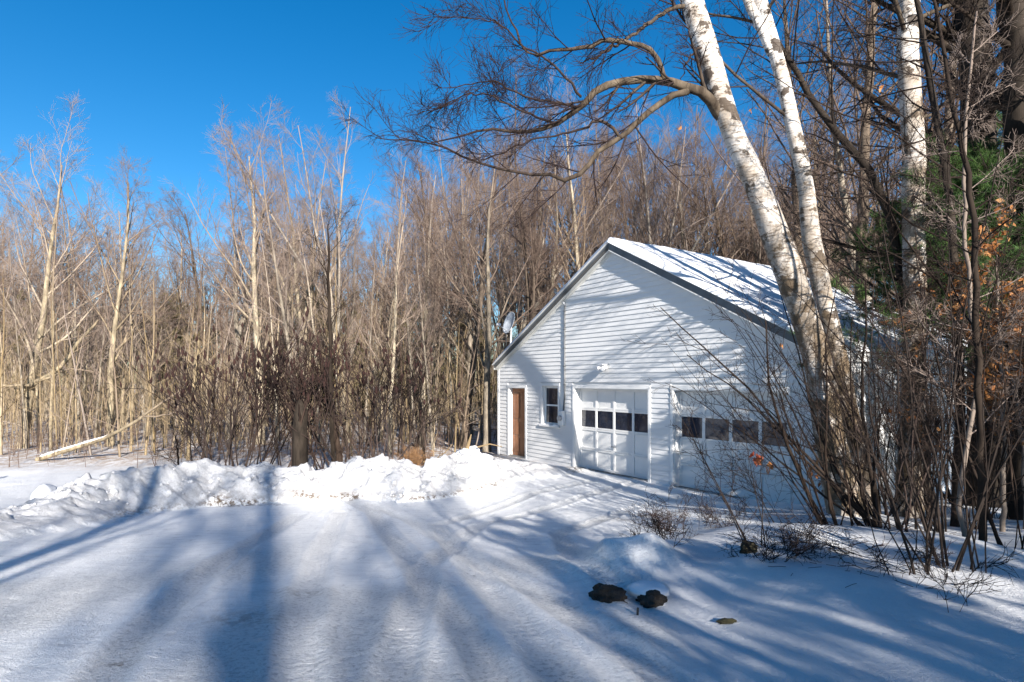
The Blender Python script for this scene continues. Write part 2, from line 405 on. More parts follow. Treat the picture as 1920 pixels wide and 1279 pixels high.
for i,c in enumerate(TRW):
    d,s_=polyd(X_,Y_,c); m_=d<TU; TS=np.where(m_,s_,TS); TU=np.where(m_,d,TU); tr_a=np.maximum(tr_a,np.exp(-(d/.15)**4)*(.45+.75*vnoise(X_*1.6,Y_*1.6,160+i)))
tr_a=np.clip(np.maximum(tr_a,.8*ss(.48,.8,vnoise(X_*.8+3,Y_*.7,171))*(1-ss(5.5,9.5,Y_))),0,1)*dm
ground=link('ground',mesh_np('ground',np.stack([X_,Y_,GZ],1),Q,attrs={'track':tr_a,'ts':TS,'tu':np.minimum(TU,3),'drive':dm,'plowed':ss(.02,.12,bk),'litter':lit,'dirt':np.clip(dirt,0,1)},smooth=True),M['ground'])
tag(ground,'snow covered ground with a plowed drive and pushed up snowbank','ground',kind='structure')

# ------------------------------------------------------------------ garage
GA=math.atan2(-.8367,.5477)
P0=Vector((1.763,15.6,0))
gar=empty('garage',P0,GA,'white clapboard two bay garage with snow covered gable roof','garage')
def wp(t,n,z):   # local (t along front, n towards the camera side, z) -> world
    e=Vector((.5477,-.8367,0)); b=Vector((.8367,.5477,0)); return P0+e*t-b*n+Vector((0,0,z))
XL,XR,XA=-4.0,6.66,1.326; ZA,SL=5.55,.53; DEP=7.15
def zr(x): return ZA-SL*abs(x-XA)
OPEN=[(-3.36,-2.47,0.0,2.10),(-1.60,-.86,1.08,2.17),(-.155,2.50,0,2.12),(3.24,5.89,0,2.12)]
# backing walls
bw=MB(); xs=sorted({XL,XR,XA,*[o[0] for o in OPEN],*[o[1] for o in OPEN]})
for a,b in zip(xs[:-1],xs[1:]):
    z0=-.3
    op=[o for o in OPEN if o[0]<=a+1e-6 and o[1]>=b-1e-6]
    segs=[(z0,None)] if not op else ([(z0,op[0][2])] if op[0][2]>.01 else [(z0,-.001)])+[(op[0][3],None)]
    for s0,s1 in segs:
        bw.prism([(a,s0),(b,s0),(b,s1 if s1 is not None else zr(b)),(a,s1 if s1 is not None else zr(a))],.004,.16)
bw.box(XL,.16,-.3,XL+.14,DEP-.16,zr(XL)); bw.box(XR-.14,.16,-.3,XR,DEP-.16,zr(XR))
bw.prism([(XL,-.3),(XR,-.3),(XR,zr(XR)),(XA,ZA),(XL,zr(XL))],DEP-.16,DEP)
bw.build('wall',M['siding'],gar)
# lapped siding, front
sd=MB(); EXP=.115; z=-.02
def sid_course(mb,a,b,z0,z1,za,zb,ax='f'):
    pass
while z<ZA-.03:
    z1=min(z+EXP,ZA-.02)
    def xlim(zz): d=(ZA-zz)/SL; return max(XL+.07,XA-d), min(XR-.07,XA+d)
    l0,r0=xlim(z); l1,r1=xlim(z1)
    spans=[(l0,r0,l1,r1)]
    for (oa,ob,oz0,oz1) in OPEN:
        m_=.075
        if z1>oz0-(.05 if oz0>.1 else 9) and z<oz1+m_:
            new=[]
            for (a0,b0,a1,b1) in spans:
                if ob+m_<=a0 or oa-m_>=b0: new.append((a0,b0,a1,b1)); continue
                if oa-m_>a0: new.append((a0,oa-m_,min(a1,oa-m_),oa-m_))
                if ob+m_<b0: new.append((ob+m_,b0,ob+m_,b1))
            spans=new
    for a0,b0,a1,b1 in spans:
        if b0-a0<.02: continue
        zt=z1+.004
        vs=[(a0,-.025,z),(b0,-.025,z),(b1,-.007,zt),(a1,-.007,zt),(a0,.003,z),(b0,.003,z),(b1,.003,zt),(a1,.003,zt)]
        sd.add(vs,[(0,1,2,3),(4,0,3,7),(1,5,6,2),(0,4,5,1),(3,2,6,7)])
    z+=EXP
sd.build('siding',M['siding'],gar)
# side walls siding
for x,sg in ((XR,1),(XL,-1)):
    s2=MB(); z=-.02
    while z<zr(XR)-.1:
        for y0,y1 in (((.07,DEP-.07),) if sg<0 or not (.95<z<2.1) else ((.07,3.1),(4.1,DEP-.07))):
            vs=[(x+sg*.024,y0,z),(x+sg*.024,y1,z),(x+sg*.007,y1,z+EXP+.004),(x+sg*.007,y0,z+EXP+.004),(x-sg*.002,y0,z),(x-sg*.002,y1,z),(x-sg*.002,y1,z+EXP+.004),(x-sg*.002,y0,z+EXP+.004)]
            s2.add(vs,[(0,1,2,3),(4,5,1,0),(0,3,7,4),(1,5,6,2)])
        z+=EXP
    s2.build('siding',M['siding'],gar)
for x0,x1 in ((XL-.03,XL+.07),(XR-.07,XR+.03)):
    ct=MB(); ct.box(x0,-.03,-.05,x1,.075,zr(XL)-.05)
    ct.build('corner_trim',M['trim'],gar)
    MB().box(x0,DEP-.07,-.05,x1,DEP+.02,zr(XL)-.05).build('corner_trim',M['trim'],gar)
# roof deck with overhangs
OV=.13; EO=.07; TH=.10
def roof_side(sgn):
    m=MB(); xe=(XL-EO) if sgn<0 else (XR+EO)
    zt=lambda x: zr(x)+.02+TH
    pts=[(XA,zt(XA)),(xe,zt(xe)),(xe,zt(xe)-TH),(XA,zt(XA)-TH)]
    m.prism(pts,-OV,DEP+OV); return m
rm=roof_side(-1).build('roof',M['shingle'],gar); 
roof_side(1).build('roof',M['shingle'],gar)
for sgn in (-1,1):
    xe=(XL-EO) if sgn<0 else (XR+EO); o_=.012
    for ya,yb in ((-OV-.025,-OV-.002),(DEP+OV+.002,DEP+OV+.025)):
        lo=.035 if sgn>0 else -.075
        pts=[(XA,zr(XA)+.135),(xe,zr(xe)+.135),(xe,zr(xe)-lo),(XA,zr(XA)-lo)]
        MB().prism(pts,ya,yb).build('fascia',M['fascia'],gar)
for x0,x1 in ((XL-EO-.025,XL-EO-.002),(XR+EO+.002,XR+EO+.025)):
    MB().box(x0,-OV,zr(XL-EO)-.03,x1,DEP+OV,zr(XL-EO)+.125).build('eave_board',M['trim'],gar)
for sgn in (-1,1):
    sf=MB(); xe=(XL-EO) if sgn<0 else (XR+EO)
    pts=[(XA,zr(XA)-.01),(xe,zr(xe)-.01),(xe,zr(xe)-.03),(XA,zr(XA)-.03)]
    sf.prism(pts,-OV+.001,-.028)
    # white trim strip where siding meets soffit
    pts=[(XA,zr(XA)-.03),(xe+.1*-sgn,zr(xe+.1*-sgn)-.03),(xe+.1*-sgn,zr(xe+.1*-sgn)-.09),(XA,zr(XA)-.09)]
    sf.prism(pts,-.034,-.001)
    sf.build('soffit',M['soffit'],gar)
for sgn in (-1,1):
    dm_=MB(); xe=(XL-EO-.03) if sgn<0 else (XR+EO+.03)
    dm_.prism([(XA,zr(XA)+.150),(xe,zr(xe)+.150),(xe,zr(xe)+.137),(XA,zr(XA)+.137)],-OV-.05,DEP+OV+.05)
    dm_.build('drip_edge',M['trim'],gar)
    if sgn>0: MB().prism([(XA,zr(XA)-.037),(xe,zr(xe)-.037),(xe,zr(xe)-.056),(XA,zr(XA)-.056)],-OV-.028,-OV+.0).build('fascia_bead',M['trim'],gar)
# roof snow blankets
def roofsnow(sgn):
    xe=(XL-EO-.05) if sgn<0 else (XR+EO+.05)
    us=np.linspace(0,1,90); vs_=np.linspace(-OV-.07,DEP+OV+.06,120)
    U,V=np.meshgrid(us,vs_); X=XA+(xe-XA)*U
    L=abs(xe-XA)
    e=np.minimum.reduce([(1-U)*L, V-vs_[0], vs_[-1]-V, np.full_like(U,9)])
    prof=np.sqrt(np.clip(1-(1-np.clip(e/.14,0,1))**2,0,1))
    th=(.13+.025*fbm(X*1.1,V*1.1,4,101)+.012*fbm(X*5,V*5,3,102))*prof
    th=th*(1-.25*ss(.96,1,U))
    top=ZA-SL*np.abs(X-XA)+.152+th
    bot=ZA-SL*np.abs(X-XA)+.1515
    Vt=np.stack([X,V,top],-1).reshape(-1,3); Vb=np.stack([X,V,bot],-1).reshape(-1,3)
    ny_,nx_=U.shape; i=np.arange((ny_-1)*nx_).reshape(ny_-1,nx_)[:,:-1].ravel()
    q=np.stack([i,i+1,i+nx_+1,i+nx_],1)
    if sgn<0: q=q[:,::-1]
    q2=q[:,::-1]+len(Vt)
    return mesh_np('roof_snow',np.concatenate([Vt,Vb]),np.concatenate([q,q2]),smooth=True)
sn_r=link('roof_snow',roofsnow(1),M['snow'],gar); link('roof_snow',roofsnow(-1),M['snow'],gar)
# foundation strip
MB().box(XL-.005,-.006,-.3,XR+.005,.003,.03).build('foundation',M['concrete'],gar)
# overhead doors
def overhead(x0,x1,h,lab):
    R=.18
    d=empty('overhead_door',(0,0,0),0,parent=gar); d['label']=lab
    MB().box(x0-.001,R,-.02,x1+.001,R+.045,h).build('door_panel',M['doorpaint'],d)
    w=x1-x0; cols=4; rows=4; st=.075; rh=(h-.01)/rows
    fr=MB()
    xsx=[x0+w*i/cols for i in range(cols+1)]
    for i,xx in enumerate(xsx):
        a=xx-(st/2 if 0<i<cols else (0 if i==0 else st)); fr.box(a,R-.022,0,a+st,R-.0005,h-.002)
    for r in range(rows+1):
        zc=r*rh
        for i in range(cols):
            a=xsx[i]+(st if i==0 else st/2); b=xsx[i+1]-(st if i==cols-1 else st/2)
            if r==0: fr.box(a,R-.0215,0,b,R-.0005,.07)
            elif r==rows: fr.box(a,R-.0215,zc-.07,b,R-.0005,zc)
            else:
                fr.box(a,R-.0215,zc-.045,b,R-.0005,zc-.003); fr.box(a,R-.0215,zc+.003,b,R-.0005,zc+.045)
    fr.build('door_frame',M['doorpaint'],d,bevel=.004)
    for i in range(cols):
        a=xsx[i]+(st if i==0 else st/2); b=xsx[i+1]-(st if i==cols-1 else st/2)
        MB().box(a-.0,R-.008,2*rh+.045,b+.0,R-.002,3*rh-.045).build('window_pane',M['glass'],d)
    hn=MB(); hx=(x0+x1)/2; hn.tube([(hx-.06,R-.03,.66),(hx-.06,R-.06,.67),(hx+.06,R-.06,.67),(hx+.06,R-.03,.66)],.008,6)
    hn.build('handle',M['black'],d)
    j=MB(); j.box(x0,.0,0,x0+.0,.0,h) if False else None
    j.box(x0-.002,-.001,-.03,x0+.018,R-.024,h); j.box(x1-.018,-.001,-.03,x1+.002,R-.024,h)
    j.box(x0+.018,-.001,h-.02,x1-.018,R-.024,h+.002)
    j.build('jamb',M['trim'],d)
    t=MB(); t.box(x0-.075,-.034,-.03,x0,-.001,h+.09); t.box(x1,-.034,-.03,x1+.075,-.001,h+.09); t.box(x0,-.034,h,x1,-.0015,h+.09)
    t.build('door_trim',M['trim'],d,bevel=.003)
    MB().box(x0+.018,R-.06,-.018,x1-.018,R-.02,.012).build('threshold',M['black'],d)
overhead(-.155,2.50,2.12,'white overhead door nearer the window, fully in view')
overhead(3.24,5.89,2.12,'white overhead door behind the shrubs')
# entry door
ed=empty('entry_door',(0,0,0),0,parent=gar); ed['label']='brown stained entry door in white trim'
a,b=-3.36,-2.47
MB().box(a,.10,.0,b,.14,2.10).build('door_leaf',M['wood'],ed)
pn=MB()
for r0_,r1_ in ((.12,.55),(.65,1.05),(1.15,1.95)):
    for c0 in (a+.10,a+.48):
        pn.box(c0,.088,r0_,c0+.31,.0995,r1_)
pn.build('raised_panel',M['wood'],ed,bevel=.008)
MB().tube([(b-.09,.10,1.0),(b-.09,.045,1.0)],.012,8).tube([(b-.09,.06,1.0),(b-.09,.03,1.0)],[.03,.024],12).build('door_knob',M['metal'],ed)
t=MB(); t.box(a-.075,-.034,-.03,a,-.001,2.19); t.box(b,-.034,-.03,b+.075,-.001,2.19); t.box(a,-.034,2.10,b,-.0015,2.19)
t.box(a-.0,-.001,-.02,a+.02,.098,2.10); t.box(b-.02,-.001,-.02,b,.098,2.10); t.box(a+.02,-.001,2.08,b-.02,.098,2.10)
t.build('door_trim',M['trim'],ed)
MB().box(a+.02,-.06,-.03,b-.02,.098,.0).build('threshold',M['concrete'],ed)
# window
wd=empty('window',(0,0,0),0,parent=gar); a,b,c,dz=-1.60,-.86,1.08,2.17
t=MB(); t.box(a-.07,-.036,c-.02,a,-.001,dz+.07); t.box(b,-.036,c-.02,b+.07,-.001,dz+.07); t.box(a,-.036,dz,b,-.0015,dz+.07)
t.box(a,-.001,c,a+.02,.12,dz); t.box(b-.02,-.001,c,b,.12,dz); t.box(a+.02,-.001,dz-.02,b-.02,.12,dz)
t.build('window_frame',M['trim'],wd)
s=MB(); s.box(a-.09,-.075,c-.06,b+.09,-.002,c-.021); s.build('sill',M['trim'],wd)
s=MB(); w0,w1=a+.02,b-.02; mid=(c+dz)/2
s.box(w0,.07,c,w0+.045,.10,dz-.02); s.box(w1-.045,.07,c,w1,.10,dz-.02); s.box(w0+.045,.0705,c,w1-.045,.10,c+.05)
s.box(w0+.045,.0705,dz-.065,w1-.045,.10,dz-.02); s.box(w0+.045,.06,mid-.025,w1-.045,.10,mid+.02)
s.build('sash',M['trim'],wd)
for z0_,z1_ in ((c+.05,mid-.025),(mid+.02,dz-.065)): MB().box(w0+.045,.082,z0_,w1-.045,.088,z1_).build('pane',M['glass'],wd)
sm=MB(); k=14
for i in range(k):
    x0_=a-.08+(b-a+.16)*i/k; x1_=a-.08+(b-a+.16)*(i+1)/k; hh=.03+.02*math.sin(i*1.3)
    sm.box(x0_,-.07,c-.0205,x1_,-.004 if (i<2 or i>11) else .05,c-.0205+hh)
sm.build('sill_snow',M['snow'],wd)
# side window
wd=empty('window',(0,0,0),0,parent=gar)
t=MB(); x=XR
t.box(x-.001,3.1,1.0,x+.035,3.17,2.08); t.box(x-.001,4.03,1.0,x+.035,4.1,2.08); t.box(x-.001,3.17,2.0,x+.035,4.03,2.08); t.box(x-.001,3.17,1.0,x+.035,4.03,1.07); t.box(x+.005,3.17,1.52,x+.03,4.03,1.56)
t.build('window_frame',M['trim'],wd); MB().box(x+.006,3.17,1.07,x+.012,4.03,2.0).build('pane',M['glass'],wd)

# things fixed to the garage
def loc(name,t,n,z,label,cat):
    return empty(name,wp(t,n,z),GA,label,cat)
o=loc('flood_light',1.08,0,2.66,'white twin head security light on the gable above the first garage door','light')
m=MB(); m.box(-.06,-.075,-.05,.06,-.024,.05); m.build('base',M['plastic'],o,bevel=.006)
for sx in (-1,1):
    MB().tube([(sx*.02,-.06,.0),(sx*.055,-.10,.005)],.012,6).tube([(sx*.05,-.09,.01),(sx*.085,-.15,-.02),(sx*.10,-.23,-.05)],[.03,.05,.058],12).build('lamp_head',M['plastic'],o,smooth=False)
MB().box(-.09,-.22,.045,.09,-.03,.075).build('snow_cap',M['snow'],o,bevel=.012)
o=loc('conduit_pipe',-.545,0,0,'thin grey vertical conduit running up the gable siding','conduit')
MB().tube([(0,-.045,4.36),(0,-.045,2.0),(.0,-.045,1.85),(-.035,-.045,1.62),(-.05,-.045,1.5)],.021,10).build('pipe',M['conduit'],o,smooth=True)
cl=MB()
for zz in (4.2,3.7,3.2,2.7,2.2): cl.box(-.035,-.07,zz,.035,-.02,zz+.02)
cl.build('clamp',M['conduit'],o)
MB().tube([(0,-.045,4.36),(0,-.07,4.43),(0,-.12,4.42)],[.024,.034,.03],10).build('weather_head',M['metal'],o)
o=loc('electric_meter',-.62,0,1.1,'small grey electric meter box beside the window','meter')
MB().box(-.09,-.13,0,.09,-.024,.36).build('box',M['plastic'],o,bevel=.008)
MB().tube([(0,-.13,.2),(0,-.20,.2)],[.075,.068],16).build('meter_dial',M['metal'],o)
MB().box(-.10,-.14,.36,.10,-.03,.40).build('snow_cap',M['snow'],o,bevel=.012)
o=empty('wall_lantern',P0,GA,'small white lamp on the far left wall of the garage','light')
MB().box(XL-.10,1.0,2.35,XL-.026,1.14,2.5).build('bracket',M['black'],o); MB().tube([(XL-.16,1.07,2.46),(XL-.16,1.07,2.6)],[.09,.05],12).build('shade',M['plastic'],o)
# satellite dish on left slope
dx=-3.72; dyy=.28; dz0=zr(dx)+.15
o=empty('satellite_dish',wp(dx,-dyy,dz0),0,'grey satellite dish on a pole at the left edge of the garage roof','satellite dish')
MB().box(-.12,-.1,-.02,.12,.1,.02).build('foot_plate',M['black'],o)
MB().tube([(0,0,0),(0,0,.6),(.02,0,.98)],.027,10).build('mast',M['plastic'],o)
MB().tube([(-.16,-.16,-.10),(-.14,-.05,.80)],.022,8).tube([(-.14,-.05,.80),(-.02,0,.9)],.02,8).build('strut',M['black'],o)
V=[];Fc=[]; ru,rv=10,36
dd=Vector((-.80,-.52,.30)).normalized(); uu=dd.cross(Vector((0,0,1))).normalized(); vv=dd.cross(uu)*-1
cpt=Vector((.0,0,1.12))
for s_ in (0,1):
    for i in range(ru+1):
        r=i/ru
        for j in range(rv):
            an=2*math.pi*j/rv; p=cpt+uu*(.30*r*math.cos(an))+vv*(.37*r*math.sin(an))+dd*(.09*r*r-.012*s_)
            V.append(p)
for s_ in (0,1):
    b0=s_*(ru+1)*rv
    for i in range(ru):
        for j in range(rv): Fc.append((b0+i*rv+j,b0+i*rv+(j+1)%rv,b0+(i+1)*rv+(j+1)%rv,b0+(i+1)*rv+j))
for j in range(rv): Fc.append((ru*rv+j,ru*rv+(j+1)%rv,(ru+1)*rv+ru*rv+(j+1)%rv,(ru+1)*rv+ru*rv+j))
mb=MB(); mb.add(V,Fc); mb.build('reflector',M['dish'],o,smooth=True)
tip=cpt+dd*.42-vv*.20
MB().tube([cpt-vv*.30-dd*.02,tip],.014,8).build('feed_arm',M['metal'],o)
hb=MB(); q=tip; hb.tube([q-uu*.10,q+uu*.10],.035,10); hb.tube([q+dd*.06,q-dd*.06],.04,10); hb.build('receiver',M['plastic'],o)

# ------------------------------------------------------------------ branching generator (all arrays at once)
def nrm(a): return a/np.maximum(np.linalg.norm(a,axis=-1,keepdims=True),1e-9)
def grow(rng,start,dirs,length,K,wander,trop):
    n=len(start); P=np.zeros((n,K,3)); P[:,0]=start; d=nrm(dirs)
    for k in range(1,K):
        d=nrm(d+wander*rng.normal(size=(n,3))+np.array([0,0,1.])*trop)
        P[:,k]=P[:,k-1]+d*(length/(K-1))[:,None]
    return P
def interp(P,R,par,t):
    K=P.shape[1]; f=t*(K-1); i=np.minimum(f.astype(int),K-2); w=(f-i)[:,None]
    p=P[par,i]*(1-w)+P[par,i+1]*w; r=R[par,i]*(1-w[:,0])+R[par,i+1]*w[:,0]
    return p,nrm(P[par,i+1]-P[par,i]),r
def spawn(rng,P,R,n,t0,t1,ang,lenf,K,wander,trop,rr=.6,rmin=.0018,tipr=.35,maxlen=None,minlen=.12,apical=.55):
    m=len(P); par=np.repeat(np.arange(m),n)
    st=(np.tile(np.arange(n),m)+rng.random(m*n))/n; t=t0+(t1-t0)*st
    p,tan,r=interp(P,R,par,t)
    L=np.linalg.norm(np.diff(P,axis=1),axis=2).sum(1)[par]
    rv=rng.normal(size=(m*n,3)); perp=nrm(rv-(rv*tan).sum(1,keepdims=True)*tan)
    a=np.radians(rng.uniform(ang[0],ang[1],m*n))[:,None]
    d=tan*np.cos(a)+perp*np.sin(a)
    ln=L*lenf*rng.uniform(.6,1.25,m*n)*(1-apical*st)
    if maxlen: ln=np.minimum(ln,maxlen)
    ln=np.maximum(ln,minlen)
    C=grow(rng,p,d,ln,K,wander,trop)
    r0=np.maximum(r*rr,rmin); s=np.linspace(0,1,K)[None]
    Rc=np.maximum(r0[:,None]*(1-(1-tipr)*s),rmin*.7)
    return C,Rc
def tubes(sets):
    """sets of (P[N,K,3],R[N,K],sides) -> V,Q,rad"""
    Vs=[];Qs=[];Ra=[];off=0
    for P,R,s in sets:
        n,K,_=P.shape
        T=np.empty_like(P); T[:,1:-1]=P[:,2:]-P[:,:-2]; T[:,0]=P[:,1]-P[:,0]; T[:,-1]=P[:,-1]-P[:,-2]; T=nrm(T)
        ref=np.where(np.abs(T[:,:1,2:3])>.8,np.array([[[.92,.31,.1]]]),np.array([[[.1,.2,.97]]]))
        U=nrm(np.cross(T,np.broadcast_to(ref,T.shape))); W=np.cross(T,U)
        an=np.arange(s)*2*math.pi/s
        ring=P[:,:,None]+R[:,:,None,None]*(U[:,:,None]*np.cos(an)[None,None,:,None]+W[:,:,None]*np.sin(an)[None,None,:,None])
        Vs.append(ring.reshape(-1,3)); Ra.append(np.repeat(R.reshape(-1),s))
        base=(np.arange(n)*K*s)[:,None,None]+(np.arange(K-1)*s)[None,:,None]
        k=np.arange(s)[None,None,:]; k2=(k+1)%s
        q=np.stack(np.broadcast_arrays(base+k,base+k2,base+s+k2,base+s+k),-1).reshape(-1,4)+off
        Qs.append(q); off+=n*K*s
    return np.concatenate(Vs),np.concatenate(Qs),np.concatenate(Ra)
def tube_mesh(name,sets,extra=None,smooth=True):
    V,Qd,ra=tubes(sets); at_={'rad':ra}
    if extra: at_.update(extra(V))
    return mesh_np(name,V,Qd,attrs=at_,smooth=smooth)

def trunk_poly(pts,rad,K=24,wob=.0,seed=0):
    """smooth polyline through pts with radii"""
    pts=np.array([list(p) for p in pts],float); rad=np.array(rad,float)
    s=np.concatenate([[0],np.cumsum(np.linalg.norm(np.diff(pts,axis=0),axis=1))]); u=np.linspace(0,s[-1],K)
    # catmull-rom through the points
    out=[]
    for x in u:
        i=min(np.searchsorted(s,x,side='right')-1,len(pts)-2); t=(x-s[i])/(s[i+1]-s[i])
        p0=pts[max(i-1,0)];p1=pts[i];p2=pts[i+1];p3=pts[min(i+2,len(pts)-1)]
        out.append(.5*((2*p1)+(-p0+p2)*t+(2*p0-5*p1+4*p2-p3)*t*t+(-p0+3*p1-3*p2+p3)*t**3))
    P=np.array(out); R=np.interp(u,s,rad)
    if wob: P[1:]+=np.random.default_rng(seed).normal(size=(K-1,3))*wob
    return P[None],R[None]

# ------------------------------------------------------------------ woods prototypes
def proto_tree(seed,h=12,r=.14,kind='maple'):
    g=np.random.default_rng(seed)
    if kind=='maple':   # long clear trunk, fanning ascending limbs
        T=grow(g,np.zeros((1,3))+[0,0,-.3],np.array([[g.normal()*.02,g.normal()*.02,1]]),np.array([h*.92]),14,.042,.06)
        RT=r*(1-.85*np.linspace(0,1,14)[None]**.85); RT[0,0]*=1.3
        C1,R1=spawn(g,T,RT,15,.28,.97,(18,46),.42,9,.065,.045,.50,.009,.2,apical=.5)
        C2,R2=spawn(g,C1,R1,9,.15,1,(20,55),.42,6,.085,.04,.5,.0042)
        C3,R3=spawn(g,C2,R2,6,.15,1,(20,55),.52,4,.10,.04,.6,.0032)
        C4,R4=spawn(g,C3,R3,4,.2,1,(16,40),.65,3,.07,.04,.7,.0026,minlen=.25)
        # short dead stubs on trunk
        S,RS=spawn(g,T,RT,9,.08,.4,(50,95),.08,4,.1,.0,.25,.005)
        return [(T,RT,9)],[(C1,R1,6),(C2,R2,4),(C3,R3,3),(C4,R4,3),(S,RS,3)]
    if kind=='fork':    # forks low into several leaders
        T=grow(g,np.zeros((1,3))+[0,0,-.3],np.array([[g.normal()*.05,g.normal()*.05,1]]),np.array([h*.42]),8,.03,.02)
        RT=r*(1-.35*np.linspace(0,1,8)[None]); RT[0,0]*=1.3
        C0,R0=spawn(g,T,RT,4,.7,1,(8,24),1.4,10,.04,.06,.66,.02,.15,apical=.1)
        C1,R1=spawn(g,C0,R0,9,.12,.95,(18,48),.36,7,.075,.05,.48,.007)
        C2,R2=spawn(g,C1,R1,7,.15,1,(20,55),.48,5,.09,.04,.55,.0038)
        C3,R3=spawn(g,C2,R2,6,.15,1,(16,42),.6,3,.07,.04,.65,.0029)
        C4,R4=spawn(g,C3,R3,3,.2,1,(16,40),.7,3,.07,.04,.7,.0025,minlen=.25)
        return [(T,RT,9)],[(C0,R0,7),(C1,R1,5),(C2,R2,3),(C3,R3,3),(C4,R4,3)]
    if kind=='slim':    # pole with small crown
        T=grow(g,np.zeros((1,3))+[0,0,-.3],np.array([[g.normal()*.05,g.normal()*.05,1]]),np.array([h*.97]),12,.03,.02)
        RT=r*(1-.85*np.linspace(0,1,12)[None])
        C1,R1=spawn(g,T,RT,20,.30,.98,(25,65),.20,6,.09,.05,.42,.005)
        C2,R2=spawn(g,C1,R1,7,.15,1,(20,55),.52,4,.10,.04,.6,.0034)
        C3,R3=spawn(g,C2,R2,5,.2,1,(16,42),.65,3,.07,.04,.7,.0027,minlen=.2)
        return [(T,RT,7)],[(C1,R1,4),(C2,R2,3),(C3,R3,3)]
    if kind=='sapling':
        T=grow(g,np.zeros((1,3))+[0,0,-.2],np.array([[g.normal()*.08,g.normal()*.08,1]]),np.array([h]),9,.035,.02)
        RT=r*(1-.85*np.linspace(0,1,9)[None])
        C1,R1=spawn(g,T,RT,12,.18,.98,(25,60),.22,4,.08,.08,.5,.004)
        C2,R2=spawn(g,C1,R1,4,.2,1,(20,50),.5,3,.1,.05,.7,.003,minlen=.12)
        return [(T,RT,5)],[(C1,R1,3),(C2,R2,3)]
def make_tree(name,tr,cr,mat,label,cat,group,loc=(0,0,0),crown_mat=None):
    root=empty(name,loc,0,label,cat,group)
    link('trunk',tube_mesh('trunk',tr),M[mat],root); link('crown',tube_mesh('crown',cr),M[crown_mat or mat],root)
    return root
def copy_tree(o,loc,rz,sc,label=None,group=None,mat=None):
    c=o.copy(); COL.objects.link(c); c.location=loc; c.rotation_euler=(0,0,rz); c.scale=sc
    if label: c['label']=label
    if group: c['group']=group
    for ch in o.children:
        d=ch.copy(); COL.objects.link(d); d.parent=c
    return c
used=set()
def place(o,loc,rz,sc,label=None,group=None):
    if o.name not in used:
        used.add(o.name); o.location=loc; o.rotation_euler=(0,0,rz); o.scale=sc
        if label: o['label']=label
        if group: o['group']=group
        return o
    return copy_tree(o,loc,rz,sc,label,group)
GW='bare trees of the woods behind the snowbank and garage'
LW='bare leafless tree standing in the crowded woods behind the snowbank and garage'
LS='thin pale pole sapling standing among the trees of the woods'
GS='thin saplings in the woods'
PROT=[]
for i,(k,m_) in enumerate([('maple','maple'),('maple','maple'),('fork','maple'),('maple','grey'),('fork','grey'),('slim','maple'),('slim','grey'),('maple','brown'),('fork','brown')]):
    tr,cr=proto_tree(40+i,12,.15 if k!='slim' else .085,k)
    PROT.append(make_tree('bare_tree',tr,cr,m_,LW,'tree',GW,(0,60,0)))
SAP=[]
for i in range(5):
    tr,cr=proto_tree(90+i,5.5,.032,'sapling')
    SAP.append(make_tree('sapling',tr,cr,['tan','tan','grey','maple','brown'][i],LS,'sapling',GS,(0,50,0)))
# named prominent trees: px, depth, top row, proto, girth factor, label
PROM=[(42,21,205,0,1.35,'tall bare maple near the left edge of the photo with pale thick trunk'),
 (-75,23,230,3,1.2,'bare tree cut by the left edge of the photo'),
 (205,22,262,1,1.05,'lone bare tree with straight trunk and upright crown left of the sky gap'),
 (138,27,330,5,1.2,'slim bare pole tree between the two tall left trees'),
 (285,28,400,6,1.1,'short slim bare tree in the dip of the treeline'),
 (345,31,390,8,1.0,'low spreading bare tree in the dip of the treeline'),
 (425,25,270,4,.9,'forked bare tree just left of the tallest pale tree'),
 (488,22,190,0,1.25,'tallest bare tree, with pale sunlit trunk, above the sumac thicket'),
 (575,24,235,2,1.15,'pale forked bare tree standing right of the tallest tree'),
 (655,23,205,4,1.1,'high bare tree with fanned leaning limbs above the sumac thicket'),
 (735,27,270,5,1.3,'slim pale tree left of the twiggy birch branch tips'),
 (795,24,300,5,1.5,'slim pale crooked tree below the birch branch tips'),
 (868,22,205,7,1.2,'brown bare tree left of the garage roof with dense crown'),
 (912,20,225,3,1.2,'grey trunked bare tree right beside the satellite dish'),
 (985,26,205,8,1.2,'brown forked tree rising behind the left roof slope'),
 (1085,27,195,7,1.2,'brown bare tree rising behind the garage just left of its roof peak'),
 (1205,26,185,4,1.2,'grey forked tree rising behind the garage right of its peak'),
 (1290,28,200,3,1.2,'grey bare tree behind the roof ridge right of the arched birch limb'),
 (1385,27,190,7,1.2,'brown bare tree behind the roof between ridge and leaning birch')]
for k,(px,Y,ty,pi,gf,lab) in enumerate(PROM):
    x=(px-960)/F*Y; z=H1(x,Y); h=(HY-ty)/F*Y+HC-z; s=h/12.3
    place(PROT[pi],(x,Y,z),RNG.uniform(0,6.28),(s*(.6+.4*gf),s*(.6+.4*gf),s),lab,None)
def gpoint(x,y): # keep clear of the garage
    e=(x-P0.x)*.5477-(y-P0.y)*.8367; b_=(x-P0.x)*.8367+(y-P0.y)*.5477
    return not(-5.5<e<8.2 and -2<b_<9.0)
cnt=0; tries=0
pos=[]
